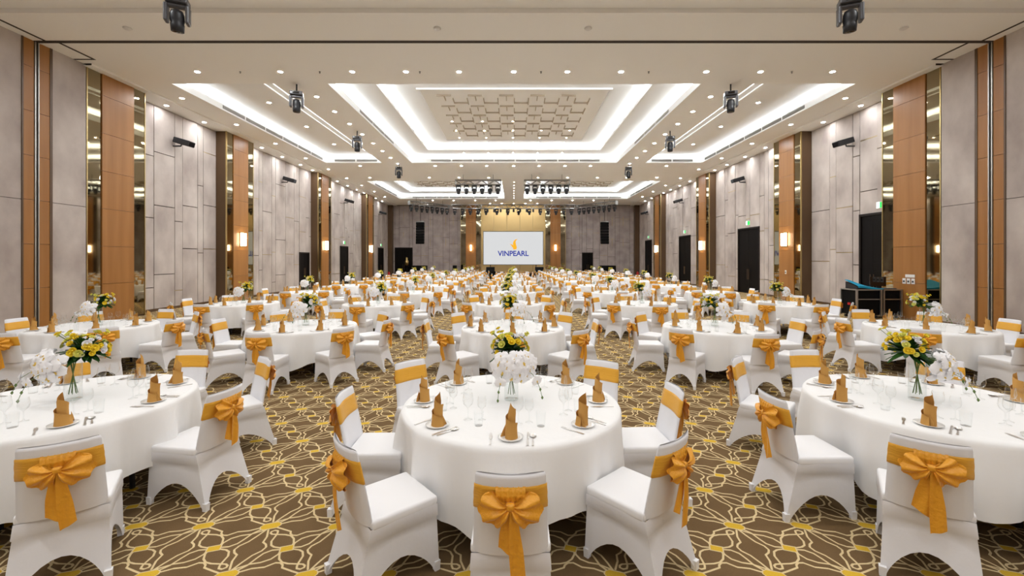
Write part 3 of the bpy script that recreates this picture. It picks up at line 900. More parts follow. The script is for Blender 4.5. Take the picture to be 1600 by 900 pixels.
# ------------------------------------------------------------------ stage, screen, loudspeakers
stage = bmesh_obj('stage', MB().rbox(-9.5, 9.5, 43.2, 46.55, 0.0, 0.6, 0.02, 1), 'stage_wood', label='low brown stage platform under the screen', cat='stage')
bmesh_obj('stage_skirt', MB().box(-9.5, 9.5, 43.17, 43.2, 0.0, 0.57), 'slot_dark', stage)
SZ0, SZ1, SXA, SXB, SY = 1.37, 4.9, -3.2, 3.12, 45.2
scr = put('projection_screen', None, loc=((SXA + SXB) / 2, SY, 0.6), label='large pale grey screen showing a blue and gold logo', cat='screen')
w = (SXB - SXA) / 2
bmesh_obj('screen_face', MB().box(-w + 0.05, w - 0.05, -0.02, 0.02, SZ0 - 0.6 + 0.05, SZ1 - 0.6 - 0.05), 'screen_grey', scr)
fr = MB()
fr.box(-w, w, -0.05, 0.06, SZ1 - 0.65, SZ1 - 0.6); fr.box(-w, w, -0.05, 0.06, SZ0 - 0.6, SZ0 - 0.55)
fr.box(-w, -w + 0.05, -0.05, 0.06, SZ0 - 0.55, SZ1 - 0.65); fr.box(w - 0.05, w, -0.05, 0.06, SZ0 - 0.55, SZ1 - 0.65)
bmesh_obj('screen_frame', fr, 'black_metal', scr)
for sx in (-2.4, 2.4):
    bmesh_obj('screen_leg', MB().box(sx - 0.04, sx + 0.04, 0.06, 0.14, 0.0, SZ0 - 0.3), 'black_metal', scr)
# lettering on the screen
cu = bpy.data.curves.new('lettering', 'FONT'); cu.body = 'VINPEARL'; cu.align_x = 'CENTER'; cu.size = 0.92; cu.extrude = 0.004; cu.offset = 0.022
tmp = bpy.data.objects.new('lettering_tmp', cu); COL.objects.link(tmp)
bpy.context.view_layer.update()
dg = bpy.context.evaluated_depsgraph_get()
tm = bpy.data.meshes.new_from_object(tmp.evaluated_get(dg))
bpy.data.objects.remove(tmp)
tm.materials.clear(); tm.materials.append(MATS['logo_blue'])
wtx = max(v.co.x for v in tm.vertices) - min(v.co.x for v in tm.vertices)
lt = put('lettering', tm, scr, (0.0, -0.028, 1.72), (pi / 2, 0, 0)); lt.scale = (3.25 / wtx, 0.82, 1)
# bird-like flame emblem: swept outline
def emblem():
    m = MB()
    pts = [(0.02, 0.0), (0.30, 0.02), (0.36, 0.22), (0.27, 0.52), (0.22, 0.80), (0.30, 0.98), (0.46, 1.12), (0.20, 1.06), (0.02, 0.88), (-0.06, 0.66),
           (-0.02, 0.44), (-0.16, 0.54), (-0.42, 0.60), (-0.24, 0.48), (-0.28, 0.46), (-0.14, 0.36), (-0.20, 0.30), (-0.06, 0.22), (-0.04, 0.10)]
    c = (0.10, 0.34)
    n = len(pts)
    bm = bmesh.new()
    f = bm.faces.new([bm.verts.new((x, 0, z)) for x, z in pts])
    r = bmesh.ops.extrude_face_region(bm, geom=[f])
    for v in [g for g in r['geom'] if isinstance(g, bmesh.types.BMVert)]: v.co.y += 0.006
    bmesh.ops.triangulate(bm, faces=bm.faces[:])
    m.bm(bm)
    return m
bmesh_obj('emblem', emblem(), 'logo_gold', scr, loc=(0.02, -0.03, 2.38))

for s in (-1, 1):
    sd = 'left' if s < 0 else 'right'
    x = -9.3 if s < 0 else 9.05
    o = put('line_array_speaker', None, loc=(x, 43.0, 5.7), label=f'tall black line-array loudspeaker hanging {sd} of the stage', cat='loudspeaker', group='line arrays beside the stage')
    for k in range(8):
        M = Matrix.Translation((0, -0.02 * k * k * 0.12, -0.27 * k - 0.05)) @ Matrix.Rotation(radians(1.2 * k), 4, 'X')
        bmesh_obj('cabinet', MB().rbox(-0.39, 0.39, -0.25, 0.2, -0.255, 0.0, 0.015, 1, M), 'speaker_black', o)
    bmesh_obj('fly_frame', MB().box(-0.38, 0.38, -0.2, 0.15, -0.05, 0.06), 'truss_metal', o)
    bmesh_obj('cable', MB().tube([(0, 0, 0.05), (0, 0, HC - 5.7)], 0.02, 5), 'speaker_black', o)
    # subwoofers on the floor
    x = -9.3 if s < 0 else 9.3
    o = put('subwoofer', None, loc=(x, 42.6, 0), label=f'wide black subwoofer on the floor {sd} of the stage', cat='loudspeaker', group='subwoofers beside the stage')
    bmesh_obj('cabinet', MB().rbox(-0.72, 0.72, -0.4, 0.4, 0.0, 1.35, 0.03, 1), 'speaker_black', o)
    bmesh_obj('grille', MB().box(-0.66, 0.66, -0.415, -0.4, 0.06, 1.29), 'speaker_black', o)
    x = -2.3 if s < 0 else 2.55
    o = put('stage_monitor', None, loc=(x, 42.7, 0), label=f'black monitor stack before the {sd} corner of the screen', cat='loudspeaker', group='monitors before the screen')
    bmesh_obj('case', MB().rbox(-0.5, 0.5, -0.3, 0.3, 0.0, 0.78, 0.02, 1), 'speaker_black', o)
    bmesh_obj('wedge', MB().add([(-.42, -.28, .78), (.42, -.28, .78), (.42, .28, .78), (-.42, .28, .78), (-.42, 0.02, 1.2), (.42, 0.02, 1.2), (.42, .28, 1.2), (-.42, .28, 1.2)],
                                [(0, 3, 2, 1), (4, 5, 6, 7), (0, 1, 5, 4), (1, 2, 6, 5), (2, 3, 7, 6), (3, 0, 4, 7)]), 'speaker_black', o)
o = put('small_speaker', None, loc=(-6.0, 44.0, 0.6), label='small black speaker box on the stage beside the left wood pilaster', cat='loudspeaker')
bmesh_obj('cabinet', MB().rbox(-0.2, 0.2, -0.2, 0.2, 0, 0.75, 0.03, 1), 'speaker_black', o)
bmesh_obj('grille', MB().box(-0.17, 0.17, -0.215, -0.2, 0.05, 0.7), 'speaker_black', o)
o = put('gilt_ornament', None, loc=(-11.5, 46.4, 0), label='gilt ornament on a pedestal before the far left door', cat='ornament')
bmesh_obj('pedestal', MB().lathe([(0.25, 0), (0.22, 0.1), (0.14, 0.15), (0.14, 1.1), (0.24, 1.2), (0.24, 1.25)], 12), 'door_black', o)
bmesh_obj('urn', MB().lathe([(0.08, 1.25), (0.2, 1.45), (0.24, 1.7), (0.12, 1.95), (0.16, 2.1), (0.06, 2.2)], 12), 'gold_trim', o, smooth=True)
for s in (-1, 1):
    o = put('fire_extinguisher', None, loc=(s * 12.9, 44.6 if s < 0 else 44.9, 0), cat='fire extinguisher', label=f'red fire extinguisher by the far {"left" if s < 0 else "right"} corner')
    bmesh_obj('cylinder_body', MB().lathe([(0.12, 0), (0.13, 0.03), (0.13, 0.55), (0.05, 0.66), (0.03, 0.72)], 12), 'red_paint', o, smooth=True)
    bmesh_obj('valve', MB().box(-0.04, 0.1, -0.03, 0.03, 0.72, 0.8), 'black_metal', o)

# flight cases, cloth and monitor by the first right door
def case(x0, x1, y0, y1, h, label):
    o = put('flight_case', None, loc=((x0 + x1) / 2, (y0 + y1) / 2, 0), label=label, cat='flight case', group='flight cases by the right door')
    w, d = (x1 - x0) / 2, (y1 - y0) / 2
    bmesh_obj('body', MB().box(-w + 0.02, w - 0.02, -d + 0.05, d - 0.02, 0.1, h - 0.02), 'speaker_black', o)
    for sx in (-1, 1):
        for sy in (-1, 1):
            bmesh_obj('corner_rail', MB().box(sx * w - 0.025, sx * w + 0.025, sy * d - 0.025, sy * d + 0.025, 0.08, h), 'alu', o)
            bmesh_obj('caster', MB().lathe([(0.05, 0), (0.05, 0.08)], 10, c=(sx * (w - 0.1), sy * (d - 0.1), 0)), 'black_metal', o)
        bmesh_obj('top_rail', MB().box(sx * w - 0.02, sx * w + 0.02, -d, d, h - 0.04, h + 0.0), 'alu', o)
        bmesh_obj('top_rail', MB().box(-w, w, sx * d - 0.02, sx * d + 0.02, h - 0.04, h + 0.0), 'alu', o)
    bmesh_obj('front_recess', MB().box(-w + 0.06, w - 0.06, -d + 0.03, -d + 0.06, 0.15, h * 0.62), 'speaker_black', o)
    bmesh_obj('front_rail', MB().box(-w, w, -d - 0.02, -d + 0.02, h * 0.64, h * 0.67), 'alu', o)
    return o
c1 = case(11.42, 12.22, 14.35, 15.05, 0.97, 'black flight case with metal edges under the blue cloth')
bmesh_obj('sticker', MB().box(-0.405, -0.385, -0.06, 0.05, 0.42, 0.50), 'red_paint', c1, label='small red and white sticker')
case(12.31, 12.90, 14.35, 14.95, 0.97, 'black flight case against the pilaster, under the monitor')
mb = MB()
def drape(u, v):
    return 1.0 + (0.07 + 0.20 * v) * (0.5 + 0.5 * cos(min(1, u * 1.12) * pi)) ** 0.7 + 0.006 * sin(9 * u + 5 * v)
mb.grid(lambda u, v: (11.47 + 0.84 * u, 14.36 + 0.62 * v, drape(u, v)), 12, 6)
mb.grid(lambda u, v: (11.47 + 0.84 * u, 14.356 + 0.002 * sin(20 * u), drape(u, 0) - 0.055 * v), 12, 1)
bmesh_obj('blue_cloth', mb, 'blue_cloth', smooth=True, label='bright blue cloth folded over the flight case', cat='cloth')
bmesh_obj('mixer_desk', MB().add([(11.5, 14.42, .97), (12.1, 14.42, .972), (12.1, 14.95, .972), (11.5, 14.95, .97), (11.5, 14.42, 1.05), (11.7, 14.42, 1.03), (11.7, 14.95, 1.18), (11.5, 14.95, 1.2)],
                                 [(0, 3, 2, 1), (4, 5, 6, 7), (0, 1, 5, 4), (1, 2, 6, 5), (2, 3, 7, 6), (3, 0, 4, 7)]), 'black_metal',
          label='black sloped mixing desk beneath the blue cloth', cat='mixing desk')
o = put('computer_monitor', None, loc=(12.45, 14.75, 0.97), label='black flat monitor standing on the flight case', cat='monitor')
bmesh_obj('panel', MB().rbox(-0.28, 0.28, -0.02, 0.02, 0.08, 0.4, 0.008, 1), 'lens_black', o)
bmesh_obj('stand', MB().box(-0.03, 0.03, 0.0, 0.04, 0, 0.2).box(-0.12, 0.12, -0.08, 0.08, 0, 0.012), 'black_metal', o)
o = put('keyboard', MB().rbox(-0.2, 0.2, -0.07, 0.07, 0, 0.03, 0.006, 1).mesh('keyboard', 'grey_metal'), loc=(12.62, 14.5, 0.97), label='small grey keyboard before the monitor on the flight case', cat='keyboard')

# ------------------------------------------------------------------ chair
def chair_meshes():
    D = {}
    ZT = 0.425
    top = [(-0.203, -0.205), (0.203, -0.205), (0.207, 0.215), (-0.207, 0.215)]
    feet = [(-0.232, -0.325), (0.232, -0.325), (0.215, 0.235), (-0.215, 0.235)]
    sk = MB()
    arches = [0.19, 0.18, 0.21, 0.18]
    ts = [0, .03, .055, .06, .07, .085, .11, .15, .21, .30, .40, .5, .60, .70, .79, .85, .89, .915, .93, .94, .945, .97, 1]
    for k in range(4):
        a, b = top[k], top[(k + 1) % 4]
        fa, fb = feet[k], feet[(k + 1) % 4]
        nv = 6
        vs = []; fs = []
        for t in ts:
            w = 0.055
            if t <= w or t >= 1 - w: zb = 0.0
            else:
                q = (t - w) / (1 - 2 * w)
                zb = arches[k] * (1 - abs(2 * q - 1) ** 2.0) ** 0.68
            tx, ty = a[0] + (b[0] - a[0]) * t, a[1] + (b[1] - a[1]) * t
            fx, fy = fa[0] + (fb[0] - fa[0]) * t, fa[1] + (fb[1] - fa[1]) * t
            for j in range(nv + 1):
                z = (ZT, 0.348, 0.342)[j] if j < 3 else 0.342 + (zb - 0.342) * (j - 2) / (nv - 2)
                g = (ZT - z) / ZT
                x, y = tx + (fx - tx) * g, ty + (fy - ty) * g
                pinch = 0.035 * sin(pi * t) * g
                n = math.hypot(x, y)
                band = 0.008 if z > 0.345 else 0.0
                x *= 1 - (pinch - band) / n; y *= 1 - (pinch - band) / n
                vs.append((x, y, z))
        m = nv + 1
        for i in range(len(ts) - 1):
            for j in range(nv):
                fs.append((i * m + j, i * m + j + 1, (i + 1) * m + j + 1, (i + 1) * m + j))
        sk.add(vs, fs)
    D['skirt'] = sk
    seat = MB(); seat.rbox(-0.213, 0.213, -0.205, 0.226, 0.41, 0.472, 0.018, 3)
    D['seat'] = seat
    # backrest: rounded section swept up a leaning, curved line
    def section(v, grow=0.0, squash=1.0):
        z = 0.43 + 0.46 * v
        hw = 0.200 - 0.020 * v + grow
        th = 0.017 * squash + grow
        yc = -0.195 - 0.088 * v ** 1.1
        out = []
        for side in (1, -1):
            for i in range(9):
                u = (-1 + 2 * i / 8) * side
                e = abs(u) ** 6
                x = u * hw
                y = yc - 0.030 * (1 - u * u) - side * th * (1 - 0.75 * e)
                out.append((x, y, z))
        return out
    back = MB()
    rows = [section(v) for v in (0.0, .2, .4, .6, .8, .95)] + [section(0.99, -0.004, 0.8), section(1.0, -0.012, 0.35)]
    N = len(rows[0])
    vs = [p for r in rows for p in r]
    fs = [(i * N + k, i * N + (k + 1) % N, (i + 1) * N + (k + 1) % N, (i + 1) * N + k) for i in range(len(rows) - 1) for k in range(N)]
    fs.append(tuple((len(rows) - 1) * N + k for k in range(N)))
    back.add(vs, fs)
    D['backrest'] = back
    sash = MB()
    rows = [section(v, g) for v, g in ((.565, 0.001), (.57, 0.004), (.63, .0055), (.69, .004), (.75, .0055), (.81, .004), (.855, .004), (.86, 0.001))]
    vs = [p for r in rows for p in r]
    fs = [(i * N + k, i * N + (k + 1) % N, (i + 1) * N + (k + 1) % N, (i + 1) * N + k) for i in range(len(rows) - 1) for k in range(N)]
    sash.add(vs, fs)
    D['sash'] = sash
    pk = MB()
    pk.add([(-.017, -.017, 0), (.017, -.017, 0), (.017, .017, 0), (-.017, .017, 0), (-.019, -.019, .06), (.019, -.019, .06), (.019, .019, .06), (-.019, .019, .06)],
           [(0, 3, 2, 1), (4, 5, 6, 7), (0, 1, 5, 4), (1, 2, 6, 5), (2, 3, 7, 6), (3, 0, 4, 7)])
    D['pocket'] = pk
    return D
BOW = (0.0, -0.318, 0.742)     # knot of the bow, behind the backrest
def bow_meshes(v):
    r = random.Random(50 + v)
    D = {}
    for s, key in ((-1, 'loop_l'), (1, 'loop_r')):
        droop = r.uniform(-8, 10); size = r.uniform(0.92, 1.12)
        a0, a1 = 42 - droop, -72 - droop
        ph = r.uniform(0, 6)
        mb = MB()
        def fn(u, w, front=1):
            an = radians(a0 + (a1 - a0) * u)
            Ro = size * (0.105 + 0.042 * sin(pi * min(1, u * 1.15)) + 0.006 * sin(9 * u * pi + ph))
            q = 0.06 + 0.94 * w
            pleat = 0.016 * sin(6.5 * pi * u + ph) * (0.35 + 0.65 * w)
            y = -(0.010 + (0.040 if front else 0.006) * sin(pi * min(1.0, q) ** 0.75)) - pleat * (1 if front else 0.2)
            return (s * q * Ro * cos(an), y, q * Ro * sin(an))
        mb.grid(lambda u, w: fn(u, w, 1), 28, 7)
        mb.grid(lambda u, w: fn(u, w, 0), 18, 4)
        D[key] = mb
    kn = MB().rbox(-0.024, 0.024, -0.042, -0.004, -0.019, 0.019, 0.012, 2)
    D['knot'] = kn
    ru = MB()
    ru.grid(lambda u, w: (-0.075 + 0.15 * u, -0.006 - 0.013 * sin(pi * w) - 0.004 * sin(u * 11 * pi) - 0.003 * sin(w * 6 * pi) + 0.02 * w * 0 + 0.012 * w, 0.012 + 0.075 * w), 22, 8)
    D['ruffle'] = ru
    for key, x0, x1, zl, w0, w1, cut in (('tail_a', -0.006, -0.030 + r.uniform(-.02, .02), -0.26 + r.uniform(-.05, .05), 0.018, 0.040, -0.05),
                                         ('tail_b', 0.010, 0.026 + r.uniform(-.02, .02), -0.33 + r.uniform(-.05, .04), 0.016, 0.036, 0.04)):
        mb = MB()
        yo = 0.0 if key == 'tail_a' else -0.008
        mb.grid(lambda u, w: (x0 + (x1 - x0) * w + (2 * u - 1) * (w0 + (w1 - w0) * min(1, w * 1.6)),
                              -0.022 + yo - 0.008 * sin(2 * pi * u + 4 * w) * (0.4 + w * 0.6) + 0.012 * w,
                              zl * w + (u - 0.5) * cut * w), 8, 10)
        D[key] = mb
    return D
CM = chair_meshes()
BM_ = [bow_meshes(v) for v in range(4)]
ME = {k: m.mesh(k, {'skirt': 'chair_cover', 'seat': 'seat_cover', 'backrest': 'chair_cover', 'sash': 'sash_gold', 'pocket': 'seat_cover'}[k], k != 'pocket') for k, m in CM.items()}
BME = [{k: m.mesh(k, 'bow_gold', True) for k, m in b.items()} for b in BM_]
for me in (ME['skirt'],):
    pass
# whole bow as one mesh, whole chair as one mesh for the far rows
BOW1 = []
for b in BM_:
    j = MB()
    for m in b.values(): j.join(m)
    BOW1.append(j.mesh('bow', 'bow_gold', True))
def far_chair():
    j = MB(); j.join(CM['skirt']); j.join(CM['seat']); j.join(CM['backrest'])
    j.m = [0] * len(j.f)
    o = len(j.f); j.join(CM['sash']); T = Matrix.Translation(BOW)
    for m in BM_[0].values(): j.join(m, T)
    for i in range(o, len(j.f)): j.m[i] = 1
    return j
FARC = far_chair()
FARC_ME = FARC.mesh('far_chair', ['chair_cover', 'sash_gold'], True)
FEET = [(-0.217, -0.309), (0.217, -0.309), (0.201, 0.221), (-0.201, 0.221)]

def chair(loc, rot, label, detail, var):
    g = 'white covered banquet chairs'
    if detail == 0:
        return put('banquet_chair', FARC_ME, loc=loc, rot=rot, label=label, cat='chair', group=g)
    o = put('banquet_chair', None, loc=loc, rot=rot, label=label, cat='chair', group=g)
    put('skirt', ME['skirt'], o); put('seat', ME['seat'], o); put('backrest', ME['backrest'], o)
    s = put('sash', ME['sash'], o, label='gold satin band' if detail == 2 else None)
    if detail == 2:
        for x, y in FEET: put('foot_pocket', ME['pocket'], o, (x, y, 0))
        b = BME[var]
        for k, nme in (('loop_l', 'bow_loop'), ('loop_r', 'bow_loop'), ('knot', 'knot'), ('ruffle', 'ruffle'), ('tail_a', 'tail'), ('tail_b', 'tail')):
            put(nme, b[k], s, BOW)
    else:
        put('bow', BOW1[var], s, BOW)
    return o

# ------------------------------------------------------------------ table, cloth, place settings
TR, TH = 0.90, 0.762
def cloth_mesh(seed):
    r = random.Random(seed)
    p1, p2, p3, p4 = (r.uniform(0, 6.28) for _ in range(4))
    mb = MB()
    n = 132
    rows = [(0.30, 0), (0.62, 0), (0.86, 0), (0.895, 0)]
    vs = [(0, 0, TH)]
    rings = []
    def rg(f):
        rings.append(len(vs))
        for k in range(n): vs.append(f(2 * pi * k / n))
    for rr, _ in rows: rg(lambda a, rr=rr: (rr * cos(a), rr * sin(a), TH if rr < 0.89 else TH - 0.003))
    for v in (0.02, 0.06, 0.14, 0.26, 0.40, 0.56, 0.72, 0.87, 1.0):
        def f(a, v=v):
            hem = 0.25 + 0.06 * sin(4 * a + p1) + 0.02 * sin(9 * a + p2)
            fold = 1.1 * sin(13 * a + 1.6 * sin(3 * a + p3) + p2 + 0.5 * sin(13 * a + p2)) + 0.45 * sin(23 * a + p4) + 0.3 * sin(5 * a + p1)
            fold = fold * (0.6 + 0.4 * sin(2 * a + p4))
            g = min(1.0, v * 2.2) ** 0.8
            rad = 0.905 + 0.008 * min(1, v * 12) + 0.018 * v + 0.042 * fold * g * (0.55 + 0.45 * v) + 0.008 * v * sin(31 * a + p3)
            return (rad * cos(a), rad * sin(a), TH - 0.008 - v * (TH - 0.008 - hem))
        rg(f)
    fs = [(0, rings[0] + k, rings[0] + (k + 1) % n) for k in range(n)]
    for i in range(len(rings) - 1):
        for k in range(n):
            fs.append((rings[i] + k, rings[i + 1] + k, rings[i + 1] + (k + 1) % n, rings[i] + (k + 1) % n))
    mb.add(vs, fs)
    return mb.mesh('tablecloth', 'table_cloth', True)
CLOTH = [cloth_mesh(s) for s in (1, 2, 3)]
TOP = MB().lathe([(0.0, 0.72), (0.87, 0.72), (0.885, 0.735), (0.885, 0.755), (0.0, 0.757)], 40, cap0=False, cap1=False).mesh('tabletop', 'stage_wood')
LEG = MB().tube([(0.50, 0, 0.72), (0.52, 0, 0.0)], 0.02, 8).mesh('leg', 'black_metal')
BRACE = MB().tube([(-0.5, 0, 0.35), (0.5, 0, 0.35)], 0.012, 6).mesh('brace', 'black_metal')

def napkin_mesh(seed, nu=40, nv=7):
    r = random.Random(seed)
    mb = MB(); turns = 1.9 + r.uniform(-.15, .15); ph = r.uniform(0, 6)
    H = 0.235 + r.uniform(-.01, .015)
    def fn(u, v):
        th = ph + 2 * pi * turns * u
        topz = H * (1.0 - 0.74 * u) + 0.006 * sin(th * 2) * (1 - u)
        z = topz * v
        h = z / H
        rad = 0.023 + 0.020 * u + 0.004 * (1 - h) + 0.012 * u ** 4 * (1 - v) ** 2 + 0.004 * max(0, v - 0.8) * 5 * min(1, u * 4)
        rad *= 1 - 1.9 * max(0.0, h - 0.72) * (1 - u)
        rad *= 1 + 0.12 * sin(th + ph)
        return (rad * cos(th) + 0.010 * h * h, rad * sin(th), z)
    mb.grid(fn, nu, nv)
    # loose flap spreading at the foot
    a0 = ph + 2 * pi * turns
    mb.grid(lambda u, v: ((0.040 + 0.030 * u) * cos(a0 + 0.9 * u * (1 - v * 0.4)), (0.040 + 0.030 * u) * sin(a0 + 0.9 * u * (1 - v * 0.4)), (0.085 * (1 - u) + 0.004) * v), 5, 4)
    return mb
NAPM = [napkin_mesh(s) for s in (1, 2, 3, 4)]
NAP = [m.mesh('napkin', 'napkin_tan', True) for m in NAPM]
NAPFAR = napkin_mesh(1, 14, 2)
PLM = MB().lathe([(0.0, 0.002), (0.045, 0.002), (0.05, 0.0), (0.055, 0.004), (0.085, 0.013), (0.086, 0.016), (0.055, 0.008), (0.0, 0.007)], 24, cap0=False, cap1=False)
PLATE = PLM.mesh('plate', 'china', True)
WINE = [(0.034, 0.0), (0.033, 0.003), (0.010, 0.007), (0.0045, 0.02), (0.0045, 0.085), (0.012, 0.098), (0.034, 0.118), (0.041, 0.145), (0.038, 0.175), (0.032, 0.205)]
def wine(sc, n=14):
    return MB().lathe([(r * sc, z * sc) for r, z in WINE], n, cap0=False, cap1=False)
WG = [wine(1.0).mesh('wine_glass', 'glass_clear', True), wine(0.87).mesh('wine_glass_small', 'glass_clear', True)]
TUMB = MB().lathe([(0.029, 0.0), (0.030, 0.012), (0.036, 0.105)], 14, cap1=False)
TUM = TUMB.mesh('tumbler', 'glass_clear', True)
def cutlery():
    D = {}
    def flat(pts, h=0.002, z=0.003):
        n = len(pts)
        return MB().add([(x, y, z) for x, y in pts] + [(x, y, z + h) for x, y in pts],
                        [tuple(reversed(range(n))), tuple(range(n, 2 * n))] + [(k, (k + 1) % n, n + (k + 1) % n, n + k) for k in range(n)])
    hd = [(-.004, -.02), (-.006, -.10), (.006, -.10), (.004, -.02)]
    f = flat([(.004, -.02), (.011, .01), (.012, .045), (.009, .09), (.007, .045), (.0055, .045), (.004, .09), (.002, .09), (.001, .045), (-.001, .045), (-.002, .09), (-.004, .09),
              (-.0055, .045), (-.007, .045), (-.009, .09), (-.012, .045), (-.011, .01), (-.004, -.02), (-.007, -.10), (.007, -.10)])
    D['fork'] = f.mesh('fork', 'steel')
    D['knife'] = flat([(.005, -.0), (.010, .02), (.011, .08), (.006, .11), (-.005, .10), (-.006, .0), (-.008, -.11), (.008, -.11)]).mesh('knife', 'steel')
    s = flat([(.004, .02), (-.004, .02), (-.007, -.10), (.007, -.10)])
    s.grid(lambda u, v: (0.021 * v * cos(2 * pi * u), 0.05 + 0.034 * v * sin(2 * pi * u), 0.004 + 0.008 * v * v - 0.003), 14, 3)
    s.grid(lambda u, v: (0.0215 * v * cos(2 * pi * u), 0.05 + 0.0345 * v * sin(2 * pi * u), 0.0025 + 0.008 * v * v - 0.003), 14, 3)
    D['spoon'] = s.mesh('spoon', 'steel', False)
    return D
CUT = cutlery()

# ------------------------------------------------------------------ flowers
def orchid_mesh():
    m = MB()
    def petal(ang, ln, wd, mi, tilt, cup=0.012, off=0.0):
        m.mi = mi
        ca, sa = cos(ang), sin(ang)
        def fn(u, v):
            w = wd * (sin(pi * min(1, v * 0.9 + 0.1)) ** 0.7) * (2 * u - 1)
            l = ln * v
            z = off + tilt * v - cup * (2 * u - 1) ** 2 * v
            return (l * ca - w * sa, l * sa + w * ca, z)
        m.grid(fn, 4, 4)
    for a in (90, 212, 328): petal(radians(a), 0.046, 0.019, 0, -0.004)
    for a in (12, 168): petal(radians(a), 0.052, 0.033, 0, 0.006, off=0.003)
    petal(radians(-90), 0.014, 0.006, 1, 0.010, off=0.004)
    m.mi = 1
    m.lathe([(0.003, 0.0), (0.005, 0.005), (0.003, 0.010)], 6)
    m.mi = 0
    return m
def rose_mesh():
    m = MB()
    for k, (r, h, n, op) in enumerate(((0.013, 0.030, 3, 0.2), (0.021, 0.028, 4, 0.5), (0.028, 0.024, 5, 0.9))):
        for i in range(n):
            a = 2 * pi * i / n + k * 0.5
            def fn(u, v):
                t = a + (2 * u - 1) * (pi / n) * 1.15
                rr = r * (0.35 + 0.65 * v ** 0.6) * (1 + 0.25 * op * v * v)
                return (rr * cos(t), rr * sin(t), h * v * (1 - 0.18 * abs(2 * u - 1) ** 2) - op * 0.006 * v * v)
            m.grid(fn, 4, 3)
    m.lathe([(0.002, 0.0), (0.012, 0.004), (0.010, 0.02), (0.003, 0.027)], 8)
    return m
ORM, ROM = orchid_mesh(), rose_mesh()
ORCHID = ORM.mesh('orchid', ['petal_white', 'petal_lip'], True)
ROSES = {c: ROM.mesh('rose', c, True) for c in ('petal_yellow', 'petal_lemon', 'petal_white')}
VASE = MB().lathe([(0.0, 0.006), (0.055, 0.006), (0.058, 0.0), (0.060, 0.004), (0.060, 0.305), (0.058, 0.31)], 24, cap0=False, cap1=False).mesh('vase', 'glass_vase', True)
def leaf(m, p, d, ln, wd, bend=0.3):
    d = d.normalized(); up = Vector((0, 0, 1))
    s = d.cross(up)
    s = s.normalized() if s.length > 1e-4 else Vector((1, 0, 0))
    nrm = s.cross(d)
    def fn(u, v):
        q = p + d * (ln * v) - up * (bend * ln * v * v) + s * (wd * sin(pi * (0.08 + 0.92 * v)) * (2 * u - 1)) + nrm * (0.3 * wd * abs(2 * u - 1))
        return q
    m.grid(fn, 2, 4)
